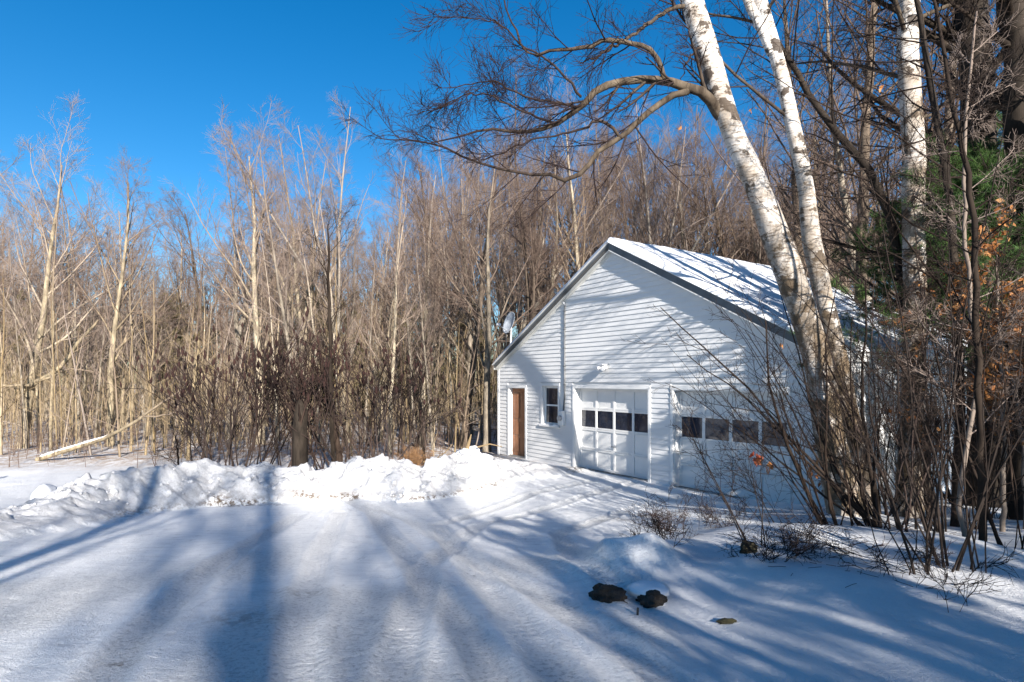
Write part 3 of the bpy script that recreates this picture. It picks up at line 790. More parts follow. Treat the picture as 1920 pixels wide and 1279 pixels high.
while cnt<200 and tries<9000:
    tries+=1
    Y=24+34*RNG.random()**.8; x=RNG.uniform(-1.0,.95)*Y*.93
    if not gpoint(x,Y) or any((x-a)**2+(Y-b)**2<1.6 for a,b in pos): continue
    px=960+F*x/Y
    pos.append((x,Y)); cnt+=1
    top=405 if px<820 else 245
    if 240<px<380: top=480
    h=min(max((HY-top-RNG.normal()*50)/F*Y+HC,6.5),21); 
    if px>1100 and Y<34: h=RNG.uniform(13,17)
    i=RNG.choice(9,p=[.15,.15,.1,.1,.08,.17,.1,.08,.07]) if px<820 else RNG.choice(9,p=[.05,.05,.05,.17,.14,.08,.12,.18,.16])
    s=h/12; gq=s*RNG.uniform(.8,1.15)
    place(PROT[i],(x,Y,H1(x,Y)-.05),RNG.uniform(0,6.28),(gq,gq,s))
cnt=0
while cnt<285:
    Y=16.8+17*RNG.random()**.9; x=RNG.uniform(-1,.72)*Y*.9
    if not gpoint(x,Y) or Y<17.2-.05*x: continue
    cnt+=1; s=RNG.uniform(.55,1.25); 
    i=RNG.choice(5,p=[.34,.3,.12,.12,.12])
    place(SAP[i],(x,Y,H1(x,Y)-.03),RNG.uniform(0,6.28),(s*RNG.uniform(.8,1.4),)*2+(s,))
for k in range(34):                                                 # slender straight trunks near the edge of the woods
    px=RNG.uniform(-60,900); Y=RNG.uniform(18.5,27); x=(px-960)/F*Y
    if not gpoint(x,Y): continue
    h=RNG.uniform(7,9) if 240<px<380 else RNG.uniform(7.5,10.6); s=h/12
    place(PROT[5 if RNG.random()<.65 else 6],(x,Y,H1(x,Y)-.05),RNG.uniform(0,6.28),(s*RNG.uniform(.75,1.25),)*2+(s,))
# far woods: one uncountable mass
def far_mass():
    g=np.random.default_rng(5); n=620
    Y=g.uniform(56,105,n); x=g.uniform(-1.05,1.05,n)*Y*.95
    base=np.stack([x,Y,np.full(n,-.6)],1); h=g.uniform(10,15.5,n)
    T=grow(g,base,np.stack([g.normal(size=n)*.03,g.normal(size=n)*.03,np.ones(n)],1),h,6,.03,.02)
    RT=(g.uniform(.09,.18,n)[:,None])*(1-.8*np.linspace(0,1,6)[None])
    C1,R1=spawn(g,T,RT,13,.22,.98,(20,50),.3,4,.06,.06,.5,.016)
    C2,R2=spawn(g,C1,R1,6,.2,1,(20,50),.5,3,.09,.05,.6,.0105)
    C3,R3=spawn(g,C2,R2,4,.2,1,(20,50),.6,2,.09,.05,.7,.0085)
    return tube_mesh('far_woods',[(T,RT,4),(C1,R1,3),(C2,R2,3),(C3,R3,3)],smooth=False)
tag(link('far_woods',far_mass(),M['grey']),'distant mass of bare woods seen between the nearer trunks','woods',kind='stuff')
def brush(name,n,yr,hr,rad,seed,xr=(-1,.72)):
    g=np.random.default_rng(seed); Y=yr[0]+(yr[1]-yr[0])*g.random(n)**1.1; x=g.uniform(xr[0],xr[1],n)*Y*.95
    ok=np.array([gpoint(a,b) for a,b in zip(x,Y)]); x,Y=x[ok],Y[ok]; n=len(x)
    # uneven: thickets and gaps
    keep=vnoise(x*.45,Y*.45,seed)>g.random(n)*.8; x,Y=x[keep],Y[keep]; n=len(x)
    base=np.stack([x,Y,height(x,Y)-.05],1); h=g.uniform(hr[0],hr[1],n)*(.5+vnoise(x*.6,Y*.6,seed+3))
    T=grow(g,base,np.stack([g.normal(size=n)*.16,g.normal(size=n)*.16,np.ones(n)],1),h,5,.06,.03)
    RT=g.uniform(rad*.6,rad*1.5,n)[:,None]*(1-.7*np.linspace(0,1,5)[None])
    C1,R1=spawn(g,T,RT,5,.25,.98,(15,45),.35,3,.08,.08,.6,.0035)
    C2,R2=spawn(g,C1,R1,3,.2,1,(15,45),.5,2,.08,.08,.7,.003)
    return tube_mesh(name,[(T,RT,3),(C1,R1,3),(C2,R2,3)],smooth=False)
tag(link('undergrowth',brush('undergrowth',2300,(20,37),(1.2,4.2),.011,3),M['tan']),'tan twiggy undergrowth filling the woods edge behind the snowbank','undergrowth',kind='stuff')
tag(link('undergrowth',brush('undergrowth',3800,(34,58),(3,7.5),.022,4,(-1,1)),M['maple']),'pale thickets of poles and twigs deep in the woods','undergrowth',kind='stuff')
tag(link('undergrowth',brush('undergrowth',450,(15.5,24),(.5,1.6),.008,8,(-.9,.02)),M['brown']),'low brown brush at the edge of the woods','undergrowth',kind='stuff')

# ------------------------------------------------------------------ needles and leaves
def needle_tris(rng,P,tan,n,L,w,spread=.8):
    m=len(P); par=np.repeat(np.arange(m),n); rv=rng.normal(size=(m*n,3)); d=nrm(nrm(rv)*spread+tan[par]*.7+np.array([0,0,.12]))
    b=P[par]+rng.normal(size=(m*n,3))*.01; l=L*rng.uniform(.7,1.15,m*n)[:,None]
    side=nrm(np.cross(d,rng.normal(size=(m*n,3))))*w
    V=np.stack([b-side,b+side,b+d*l],1).reshape(-1,3); T=np.arange(m*n*3).reshape(-1,3); return V,T
def pine(seed,h,r,crown0,spread,nw,dens,L=.10,w=.0028,needle='needle',lean=(0,0)):
    g=np.random.default_rng(seed)
    T=grow(g,np.zeros((1,3))+[0,0,-.2],np.array([[lean[0],lean[1],1]]),np.array([h]),10,.015,.01)
    RT=r*(1-.9*np.linspace(0,1,10)[None])
    C1,R1=spawn(g,T,RT,nw,crown0,.99,(60,88),spread/h,6,.07,.05,.4,.008,apical=.72)
    C2,R2=spawn(g,C1,R1,8,.2,1,(30,60),.38,4,.08,.05,.55,.004)
    C3,R3=spawn(g,C2,R2,4,.2,1,(25,50),.5,3,.08,.06,.7,.003,minlen=.1)
    pts=[];tn=[]
    for C in (C2,C3):
        for k in range(1,C.shape[1]): pts.append((C[:,k]+C[:,k-1])/2); tn.append(nrm(C[:,k]-C[:,k-1])); pts.append(C[:,k]); tn.append(nrm(C[:,k]-C[:,k-1]))
    pts=np.concatenate(pts);tn=np.concatenate(tn)
    V,Tr=needle_tris(g,pts,tn,dens,L,w)
    return T,RT,(C1,R1,5),(C2,R2,4),(C3,R3,3),V,Tr
def make_pine(name,label,cat,group,loc,mat='needle',bark='dark',**kw):
    T,RT,a,b,c,V,Tr=pine(**kw); root=empty(name,loc,0,label,cat,group)
    link('trunk',tube_mesh('trunk',[(T,RT,9)]),M[bark],root)
    cr=link('crown',tube_mesh('crown',[a,b,c]),M[bark],root)
    link('needles',mesh_np('needles',V,None,Tr),M[mat],cr)
    return root
def gl(px,Y): 
    x=(px-960)/F*Y; return (x,Y,H1(x,Y)-.03)
make_pine('pine_tree','young green pine at the right edge in front of the dark trunk','tree',None,gl(1842,8.9),seed=3,h=5.7,r=.055,crown0=.42,spread=2.5,nw=64,dens=14,L=.11,w=.003)
make_pine('pine_tree','green pine partly behind the white birch trunk at right','tree',None,gl(1725,11.5),seed=4,h=6.3,r=.07,crown0=.5,spread=2.0,nw=36,dens=9,L=.11,w=.003)
make_pine('pine_tree','pine at the far right edge with sparse shaded boughs','tree',None,gl(1960,10.5),seed=6,h=7.5,r=.09,crown0=.25,spread=3.2,nw=40,dens=8,L=.12,w=.003)
# muted young conifers in the woods
pp=make_pine('young_conifer','muted olive young conifer half hidden in the woods','tree','young conifers in the woods',gl(300,33),'olive','brown',seed=9,h=7,r=.08,crown0=.1,spread=3.0,nw=46,dens=5,L=.16,w=.009)
for px,Y,s in [(360,37,1.0),(600,30,.95),(640,34,1.0),(560,38,1.05),(170,36,.9),(780,33,.9),(30,38,1.1),(1450,24,.9),(1560,26,.9),(1290,33,1.1),(880,36,1)]:
    c=pp.copy(); COL.objects.link(c); c.location=gl(px,Y); c.rotation_euler=(0,0,px); c.scale=(s,s,s)
    for ch in list(pp.children):
        d=ch.copy(); COL.objects.link(d); d.parent=c
        for g_ in ch.children: e_=g_.copy(); COL.objects.link(e_); e_.parent=d

# ------------------------------------------------------------------ foreground birches
def rough_attr(z_lo,z_hi):
    def f(V): return {'rough':np.clip(1-(V[:,2]-z_lo)/(z_hi-z_lo),0,1)}
    return f
def birch(label,trunks,limbs,loc,seed,zr0=2.6,zr1=6.6,auto=10,autot=(.45,1.),autol=.35):
    """trunks / limbs: list of (points in world, radii)"""
    L=Vector(loc); root=empty('birch_tree',loc,0,label,'birch tree')
    g=np.random.default_rng(seed)
    ts=[]
    for pts,rad in trunks:
        P,R=trunk_poly([Vector(p)-L for p in pts],rad,34,.004,seed); ts.append((P,R,20))
    link('trunk',tube_mesh('trunk',ts,rough_attr(zr0-L.z,zr1-L.z)),M['birch'],root)
    cs=[]
    for pts,rad,n2 in limbs:
        P,R=trunk_poly([Vector(p)-L for p in pts],rad,22,.012,seed+len(cs)); cs.append((P,R,10))
        if n2:
            tl=float(np.linalg.norm(np.diff(P[0],axis=0),axis=1).sum())
            A,RA=spawn(g,P,R,int(n2*.62),.10,1,(20,65),min(.36,1.15/tl),9,.045,.03,.42,.0048,apical=.62)
            B,RB=spawn(g,A,RA,7,.12,1,(18,50),.50,6,.05,.0,.6,.0032)
            C,RC=spawn(g,B,RB,4,.15,1,(18,45),.62,4,.06,-.01,.7,.0024,minlen=.16)
            D,RD=spawn(g,C,RC,1,.3,1,(20,50),.7,3,.06,-.03,.7,.002,minlen=.14)
            cs += [(A,RA,4),(B,RB,3),(C,RC,3),(D,RD,3)]
    if auto:
        for P,R,_ in ts:
            A,RA=spawn(g,P,R,auto,autot[0],autot[1],(30,75),autol,8,.07,.03,.25,.010,apical=.3)
            B,RB=spawn(g,A,RA,8,.15,1,(25,65),.40,5,.11,.01,.55,.0046)
            C,RC=spawn(g,B,RB,5,.15,1,(25,60),.5,4,.12,-.01,.65,.003)
            D,RD=spawn(g,C,RC,3,.15,1,(25,60),.55,3,.12,-.03,.7,.0024,minlen=.12)
            cs += [(A,RA,5),(B,RB,4),(C,RC,3),(D,RD,3)]
    link('crown',tube_mesh('crown',cs,lambda V:{'rough':np.full(len(V),.75)}),M['limb'],root)
    return root
A=at
Y1=8.0
b0=A(1595,985,7.9); b0.z=H1(b0.x,b0.y)-.1
t1=[b0,A(1572,900,7.9),A(1553,800,7.9),A(1536,690,7.9),A(1508,590,7.85),A(1462,465,7.8),A(1420,350,7.8),A(1370,240,7.75),A(1330,110,7.7),A(1300,10,7.7),A(1272,-90,7.7),A(1235,-220,7.7),A(1200,-380,7.7),A(1180,-520,7.7)]
r1=[.28,.21,.185,.175,.17,.185,.15,.135,.14,.145,.13,.10,.07,.04]
limb_main=([A(1366,232,7.76),A(1347,212,7.72),A(1330,185,7.6),A(1290,162,7.45),A(1235,150,7.4),A(1190,148,7.35),A(1130,165,7.3),A(1080,205,7.25),A(1025,240,7.2),A(965,248,7.15),A(900,245,7.1),A(850,262,7.1),A(800,268,7.1)],
           [.085,.078,.068,.058,.052,.05,.044,.036,.027,.02,.014,.010,.006],22)
limb_low=([A(1290,172,7.45),A(1250,185,7.4),A(1215,208,7.3),A(1185,240,7.25),A(1165,258,7.2),A(1130,275,7.2),A(1105,308,7.2),A(1075,335,7.1),A(1030,328,7.0),A(985,328,7.0),A(930,315,6.9),A(870,298,6.9),A(820,270,6.8),A(770,262,6.8),A(700,258,6.8)],
          [.042,.04,.037,.034,.031,.030,.03,.027,.021,.017,.015,.013,.011,.008,.004],26)
limb_low2=([A(1168,258,7.2),A(1130,228,7.1),A(1100,240,7.0),A(1060,250,6.9),A(1000,262,6.8),A(940,285,6.7),A(900,300,6.7)],[.022,.018,.015,.012,.010,.007,.004],14)
limb_up=([A(1246,150,7.38),A(1238,122,7.35),A(1222,98,7.3),A(1195,84,7.3),A(1150,73,7.25),A(1110,84,7.2),A(1060,92,7.2),A(1000,101,7.15),A(965,60,7.1),A(940,-20,7.1)],[.034,.032,.030,.029,.031,.026,.021,.017,.012,.007],18)
limb_up2=([A(1285,12,7.68),A(1250,20,7.5),A(1210,50,7.4),A(1172,74,7.28)],[.028,.026,.022,.018],6)
limb_up3=([A(1165,80,7.27),A(1120,105,7.25),A(1088,118,7.2)],[.018,.013,.004],4)
limb_left=([A(1090,182,7.25),A(1060,145,7.2),A(1025,112,7.2),A(980,85,7.1),A(940,45,7.1),A(900,35,7.0),A(820,30,7.0)],[.017,.014,.012,.010,.009,.006,.003],22)
limb_left2=([A(1085,200,7.25),A(1030,190,7.1),A(980,180,7.0),A(930,155,6.9),A(870,160,6.9),A(815,165,6.9)],[.016,.013,.011,.009,.006,.003],22)
limb_l3=([A(1040,232,7.2),A(1000,215,7.1),A(950,195,7.0),A(900,175,6.95),A(845,190,6.9),A(800,215,6.9)],[.016,.013,.011,.009,.006,.003],18)
limb_hook=([A(1338,70,7.7),A(1300,100,7.6),A(1284,125,7.5),A(1280,155,7.4)],[.018,.014,.010,.004],5)
birch('thick leaning white birch with a long arched dark limb reaching over the garage',[(t1,r1)],[limb_main,limb_low,limb_low2,limb_up,limb_up2,limb_up3,limb_left,limb_left2,limb_l3,limb_hook],b0,11,auto=5,autot=(.75,1),autol=.22)
b0=A(1625,980,8.4); b0.z=H1(b0.x,b0.y)-.1
t2=[b0,A(1612,880,8.4),A(1590,770,8.4),A(1568,660,8.4),A(1545,560,8.35),A(1522,450,8.3),A(1510,350,8.3),A(1492,260,8.3),A(1470,160,8.3),A(1445,70,8.3),A(1425,0,8.3),A(1405,-100,8.3),A(1390,-300,8.3),A(1380,-480,8.3)]
r2=[.19,.15,.135,.13,.125,.125,.105,.10,.095,.09,.095,.085,.06,.03]
t2b=[A(1448,100,8.3),A(1425,45,8.3),A(1402,0,8.3),A(1370,-120,8.3),A(1350,-300,8.3)]
birch('slimmer leaning birch just behind the thick one, forked at the top of the photo',[(t2,r2),(t2b,[.07,.075,.06,.05,.02])],[],b0,12,auto=7,autot=(.5,1),autol=.3)
b0=A(1703,985,8.6); b0.z=H1(b0.x,b0.y)-.1
t3=[b0,A(1705,880,8.6),A(1712,740,8.6),A(1715,600,8.6),A(1714,480,8.6),A(1712,380,8.6),A(1714,300,8.6),A(1708,200,8.6),A(1702,100,8.6),A(1704,0,8.6),A(1700,-150,8.6),A(1690,-400,8.6)]
birch('upright white birch standing alone between the leaning pair and the pine',[(t3,[.2,.16,.15,.145,.145,.145,.15,.14,.14,.135,.11,.05])],[],b0,13,zr0=3.6,zr1=7.6,auto=9,autot=(.5,1),autol=.28)

# ------------------------------------------------------------------ trees near the right edge
def near_tree(name,label,cat,pts,rad,mat,seed,n=12,t=(.3,1),lf=.28,dens=1.,group=None,ang=(35,75)):
    loc=Vector(pts[0]); loc.z=H1(loc.x,loc.y)-.08
    pts=[loc]+[Vector(p) for p in pts[1:]]; g=np.random.default_rng(seed)
    root=empty(name,loc,0,label,cat,group)
    P,R=trunk_poly([p-loc for p in pts],rad,26,.01,seed)
    link('trunk',tube_mesh('trunk',[(P,R,14)]),M[mat],root)
    Aa,RA=spawn(g,P,R,int(n*1.35),t[0],t[1],ang,lf,8,.09,.03,.30,.006,apical=.45)
    B,RB=spawn(g,Aa,RA,int(8*dens),.12,1,(25,65),.42,5,.1,.02,.5,.0038)
    C,RC=spawn(g,B,RB,5,.15,1,(25,60),.5,3,.11,.02,.65,.0026)
    D,RD=spawn(g,C,RC,2,.2,1,(25,60),.55,3,.11,.0,.7,.0022,minlen=.1)
    link('crown',tube_mesh('crown',[(Aa,RA,5),(B,RB,3),(C,RC,3),(D,RD,3)]),M[mat],root)
    return root
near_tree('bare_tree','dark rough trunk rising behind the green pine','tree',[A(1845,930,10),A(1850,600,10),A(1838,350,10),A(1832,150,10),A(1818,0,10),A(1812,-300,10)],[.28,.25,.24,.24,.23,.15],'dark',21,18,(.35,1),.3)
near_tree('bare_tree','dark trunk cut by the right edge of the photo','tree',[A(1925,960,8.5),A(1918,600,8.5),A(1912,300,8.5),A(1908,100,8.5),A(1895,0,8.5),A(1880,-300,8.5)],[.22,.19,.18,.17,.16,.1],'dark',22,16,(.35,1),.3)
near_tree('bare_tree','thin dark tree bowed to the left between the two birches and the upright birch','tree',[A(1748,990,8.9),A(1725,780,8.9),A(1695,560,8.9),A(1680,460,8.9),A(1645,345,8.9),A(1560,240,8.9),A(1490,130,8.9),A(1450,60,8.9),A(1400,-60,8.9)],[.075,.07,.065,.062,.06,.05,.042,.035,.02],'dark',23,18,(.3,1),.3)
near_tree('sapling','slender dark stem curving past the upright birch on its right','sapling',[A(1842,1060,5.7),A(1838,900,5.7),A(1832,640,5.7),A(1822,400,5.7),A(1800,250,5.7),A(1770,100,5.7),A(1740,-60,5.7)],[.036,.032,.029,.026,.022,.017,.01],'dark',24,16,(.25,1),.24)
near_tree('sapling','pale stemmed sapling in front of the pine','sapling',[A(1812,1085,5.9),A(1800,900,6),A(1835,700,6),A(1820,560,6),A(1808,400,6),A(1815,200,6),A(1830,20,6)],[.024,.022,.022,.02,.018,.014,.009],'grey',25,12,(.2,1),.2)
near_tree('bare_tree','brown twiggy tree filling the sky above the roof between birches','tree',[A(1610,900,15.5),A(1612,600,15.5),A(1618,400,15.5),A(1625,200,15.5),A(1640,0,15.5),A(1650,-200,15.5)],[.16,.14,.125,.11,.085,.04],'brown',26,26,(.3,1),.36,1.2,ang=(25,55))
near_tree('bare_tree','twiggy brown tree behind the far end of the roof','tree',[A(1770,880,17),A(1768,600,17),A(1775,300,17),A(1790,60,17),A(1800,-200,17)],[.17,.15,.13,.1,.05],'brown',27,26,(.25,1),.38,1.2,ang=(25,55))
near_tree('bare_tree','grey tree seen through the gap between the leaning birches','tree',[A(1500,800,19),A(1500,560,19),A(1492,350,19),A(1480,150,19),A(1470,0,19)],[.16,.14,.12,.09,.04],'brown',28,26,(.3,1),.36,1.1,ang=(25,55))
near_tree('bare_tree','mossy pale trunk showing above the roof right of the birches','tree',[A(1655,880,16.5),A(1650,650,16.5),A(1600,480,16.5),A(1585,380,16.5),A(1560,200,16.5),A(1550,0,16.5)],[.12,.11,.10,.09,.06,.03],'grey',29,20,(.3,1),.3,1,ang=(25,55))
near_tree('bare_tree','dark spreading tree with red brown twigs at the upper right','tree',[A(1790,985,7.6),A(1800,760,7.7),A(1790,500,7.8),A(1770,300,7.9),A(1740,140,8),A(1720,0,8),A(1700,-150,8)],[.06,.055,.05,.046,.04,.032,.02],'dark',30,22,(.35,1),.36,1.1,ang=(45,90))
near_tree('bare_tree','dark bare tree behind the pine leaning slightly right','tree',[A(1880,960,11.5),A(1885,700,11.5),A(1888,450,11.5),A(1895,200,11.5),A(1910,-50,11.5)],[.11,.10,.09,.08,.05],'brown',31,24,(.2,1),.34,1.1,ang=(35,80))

# shrubs (alder clumps)
def shrub(label,base,stems,mat,seed,rad=.014,cat='shrub',name='shrub',side=5,lean=(0,0),spread=.35,hr=(1.5,3),group=None,droop=0.0,K=8,fine=True):
    """stems = count; lean = mean direction"""
    g=np.random.default_rng(seed); loc=Vector(base); loc.z=H1(loc.x,loc.y)-.04
    root=empty(name,loc,0,label,cat,group); n=stems
    st=np.stack([g.normal(size=n)*.10,g.normal(size=n)*.07,np.full(n,-.05)],1)
    d=np.stack([lean[0]+g.normal(size=n)*spread,lean[1]+g.normal(size=n)*spread,np.ones(n)],1)
    P=grow(g,st,d,g.uniform(hr[0],hr[1],n),K+3,.075,-droop); K+=3
    R=rad*.58*np.exp(g.normal(size=n)*.38)[:,None]*(1-.75*np.linspace(0,1,K)[None])
    link('stems',tube_mesh('stems',[(P,R,7)]),M[mat],root)
    A1,RA=spawn(g,P,R,side,.25,1,(20,60),.30,5,.1,.03,.5,.0034)
    B,RB=spawn(g,A1,RA,4,.15,1,(20,60),.5,4,.12,.02,.65,.0024)
    sets=[(A1,RA,4),(B,RB,3)]
    if fine:
        C,RC=spawn(g,B,RB,2,.2,1,(20,60),.6,3,.12,.01,.7,.0019,minlen=.08); sets.append((C,RC,3))
    link('twigs',tube_mesh('twigs',sets),M[mat],root)
    return root,P
def gpx(px,py):
    q=onground(px,py); return (q[0],q[1],0)
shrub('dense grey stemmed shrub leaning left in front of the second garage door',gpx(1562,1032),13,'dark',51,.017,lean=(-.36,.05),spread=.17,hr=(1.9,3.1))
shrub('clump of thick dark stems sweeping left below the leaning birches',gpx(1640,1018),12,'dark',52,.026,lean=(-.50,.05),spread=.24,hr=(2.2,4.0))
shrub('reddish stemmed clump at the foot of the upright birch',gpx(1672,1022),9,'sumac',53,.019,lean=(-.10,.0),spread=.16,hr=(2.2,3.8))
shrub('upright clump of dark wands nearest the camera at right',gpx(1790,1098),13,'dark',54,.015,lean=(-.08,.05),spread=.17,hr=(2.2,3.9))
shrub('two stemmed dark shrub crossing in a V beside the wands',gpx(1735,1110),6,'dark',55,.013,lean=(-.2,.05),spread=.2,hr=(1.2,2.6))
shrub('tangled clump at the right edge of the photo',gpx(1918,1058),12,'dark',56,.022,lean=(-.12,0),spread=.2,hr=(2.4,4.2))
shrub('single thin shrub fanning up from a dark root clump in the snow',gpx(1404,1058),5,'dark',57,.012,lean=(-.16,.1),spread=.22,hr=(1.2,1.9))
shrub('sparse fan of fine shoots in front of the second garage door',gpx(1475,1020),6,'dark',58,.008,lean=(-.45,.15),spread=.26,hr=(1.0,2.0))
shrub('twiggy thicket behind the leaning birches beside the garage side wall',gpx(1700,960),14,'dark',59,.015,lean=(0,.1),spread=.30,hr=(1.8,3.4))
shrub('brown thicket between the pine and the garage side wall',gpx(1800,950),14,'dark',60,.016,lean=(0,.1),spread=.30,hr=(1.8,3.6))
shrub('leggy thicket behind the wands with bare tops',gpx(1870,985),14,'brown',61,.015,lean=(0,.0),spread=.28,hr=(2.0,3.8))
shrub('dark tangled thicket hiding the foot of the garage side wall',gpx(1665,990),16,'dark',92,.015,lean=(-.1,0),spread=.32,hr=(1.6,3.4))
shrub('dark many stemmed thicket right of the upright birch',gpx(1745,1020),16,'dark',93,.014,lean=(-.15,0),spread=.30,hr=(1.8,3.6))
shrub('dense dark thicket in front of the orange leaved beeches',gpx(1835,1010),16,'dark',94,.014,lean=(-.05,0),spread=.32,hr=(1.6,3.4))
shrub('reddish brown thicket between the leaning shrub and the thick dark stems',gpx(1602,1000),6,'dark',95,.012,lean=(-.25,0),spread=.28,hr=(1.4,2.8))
shrub('low spiky brown weed clump on the edge of the drive',gpx(1262,1030),16,'sumac',62,.005,lean=(-.3,.1),spread=.5,hr=(.25,.6),side=4,K=6)
shrub('small tangle of reddish twigs between weed clump and root clump',gpx(1345,1010),14,'sumac',63,.004,lean=(.0,.1),spread=.8,hr=(.2,.55),side=4,K=6)
shrub('thin weed tuft sticking out of the snow above the left rock',gpx(1232,1062),7,'dark',64,.004,lean=(-.3,.1),spread=.6,hr=(.15,.32),side=3,K=5)
shrub('spray of fine twigs on the snow below the root clump',gpx(1440,1090),12,'dark',65,.004,lean=(.2,.0),spread=.9,hr=(.25,.6),side=4,K=6)
shrub('trailing brambles arching over the snow below the thick dark stems',gpx(1640,1075),14,'sumac',66,.006,lean=(-.3,-.1),spread=1.1,hr=(.5,1.2),side=4,K=8,droop=.12)
shrub('brambles at the foot of the leaning shrub by the second door',gpx(1530,1050),12,'sumac',67,.005,lean=(-.5,-.1),spread=1.0,hr=(.4,1.0),side=4,K=8,droop=.12)
shrub('low brambles under the near wands',gpx(1720,1120),10,'dark',68,.005,lean=(-.3,0),spread=1.1,hr=(.4,.9),side=4,K=8,droop=.12)
shrub('lone weak twig standing in the shaded snow far right',gpx(1750,1180),3,'dark',69,.004,lean=(.1,0),spread=.5,hr=(.3,.6),side=3,K=6)
# root clump
def lump(name,label,cat,pos,sx,sy,sz,mat,seed,rot=0,sub=3):
    import bmesh
    me=bpy.data.meshes.new(name); bm=bmesh.new(); bmesh.ops.create_icosphere(bm,subdivisions=sub,radius=1); g=np.random.default_rng(seed); o3=g.uniform(0,50,3)
    for v in bm.verts:
        p=v.co; k=1+.42*float(fbm(np.array([p.x*1.3+o3[0]+p.z]),np.array([p.y*1.3+o3[1]-p.z*.7]),4,seed)[0])
        q=Vector((round(p.x*2.2)/2.2,round(p.y*2.2)/2.2,round(p.z*2.2)/2.2)); p2=p.lerp(q,.25)*(k+(.45*float(fbm(np.array([p.x*3.3+o3[1]]),np.array([p.y*3.3+p.z*3.1]),3,seed+9)[0]) if mat!='snow' else 0))
        v.co=Vector((p2.x*sx,p2.y*sy,p2.z*sz))
    bm.to_mesh(me); bm.free()
    if mat=='snow':
        for p in me.polygons: p.use_smooth=True
    o=link(name,me,M[mat]); o.location=pos; o.rotation_euler=(0,0,rot)
    return tag(o,label,cat)
q=gpx(1404,1062); lump('root_clump','dark mossy root clump in the snow at the base of the thin shrub','stump',(q[0],q[1],H1(q[0],q[1])+.02),.085,.07,.08,'darkmoss',5)
# stones under snow caps
def stone(px,py,label,w,seed):
    q=onground(px,py); z=H1(q[0],q[1])
    o=lump('stone',label,'stone',(q[0],q[1]-.0,z-.005),w*.92,.12,.085,'rock',seed,0,4)
    if px>1200: o.scale=(-1,1,1)
    return o
stone(1142,1124,'dark jagged stone poking through the snow, the left of a pair',.14,31)
rs=stone(1222,1128,'dark rounded stone under a thick snow cap, the right of a pair',.115,31)
c=lump('snow_cap',None,None,(0,0,0),.19,.16,.06,'snow',77); c.parent=rs; c.location=(.0,.11,.055)
q=onground(1362,1166); o=lump('log_end','mossy bit of wood poking out of the shaded snow','wood',(q[0],q[1],H1(q[0],q[1])+.01),.065,.025,.022,'mossy',61)
q=onground(1195,1158); MB().tube([(0,0,-.03),(.004,0,.05)],.008,6).build('stick',M['black']); o=bpy.data.objects['stick']; o.location=(q[0],q[1],H1(q[0],q[1])); tag(o,'tiny dark stick upright in the snow below the stone pair','stick')

# dry leaves
def leaves_mesh(rng,C,n,size,droop=.5):
    """folded leaf quads hanging on given points"""
    P=C[rng.integers(0,len(C),n)]+rng.normal(size=(n,3))*.02
    d=nrm(rng.normal(size=(n,3))*.7+np.array([0,0,-droop])); s=nrm(np.cross(d,rng.normal(size=(n,3)))); nn=np.cross(d,s)
    L=size*rng.uniform(.7,1.3,n)[:,None]; W=L*.32
    a=P; b=P+d*L*.5+s*W+nn*W*.4; c=P+d*L; e=P+d*L*.5-s*W+nn*W*.4; m=P+d*L*.5
    V=np.stack([a,b,c,m,e],1).reshape(-1,3); i=np.arange(n)[:,None]*5
    T=np.concatenate([i+[[0,1,3]],i+[[1,2,3]],i+[[0,3,4]],i+[[3,2,4]]]); return mesh_np('leaves',V,None,T)
def leafy(label,pts,rad,mat,seed,nl,size,lm='beech',t=(.3,1)):
    root=near_tree('beech_sapling',label,'sapling',pts,rad,mat,seed,14,t,.26,ang=(45,85))
    cr=[c for c in root.children if c.name.startswith('crown')][0]
    n=len(cr.data.vertices); co=np.empty(n*3,np.float32); cr.data.vertices.foreach_get('co',co); co=co.reshape(-1,3)
    zz=co[:,2]; g=np.random.default_rng(seed+1); cl=co[g.integers(0,n,60)]
    keep=np.min(np.linalg.norm(co[::5,None]-cl[None],axis=2),axis=1)<.16; co=co[::5][keep]
    link('leaves',leaves_mesh(g,co,nl,size),M[lm],cr); return root
leafy('young beech with orange dry leaves at the right edge',[A(1880,1010,7.2),A(1882,850,7.2),A(1878,700,7.2),A(1872,560,7.2),A(1868,470,7.2)],[.03,.027,.023,.018,.010],'grey',71,850,.08)
leafy('second young beech with orange dry leaves lower at the right edge',[A(1925,1030,7.4),A(1920,860,7.4),A(1905,740,7.4),A(1900,620,7.4),A(1890,560,7.4)],[.03,.027,.022,.016,.010],'grey',72,750,.08)
leafy('thin sapling with a few copper leaves beside the upright birch',[A(1738,1000,7.8),A(1742,860,7.8),A(1735,700,7.8),A(1725,560,7.8)],[.02,.018,.014,.008],'brown',73,110,.08)
leafy('low oak shoot with rusty leaves under the leaning birches',[A(1575,960,8.8),A(1572,900,8.8),A(1560,850,8.8),A(1552,820,8.8)],[.014,.012,.010,.006],'brown',74,190,.09,'beech',(.1,1))
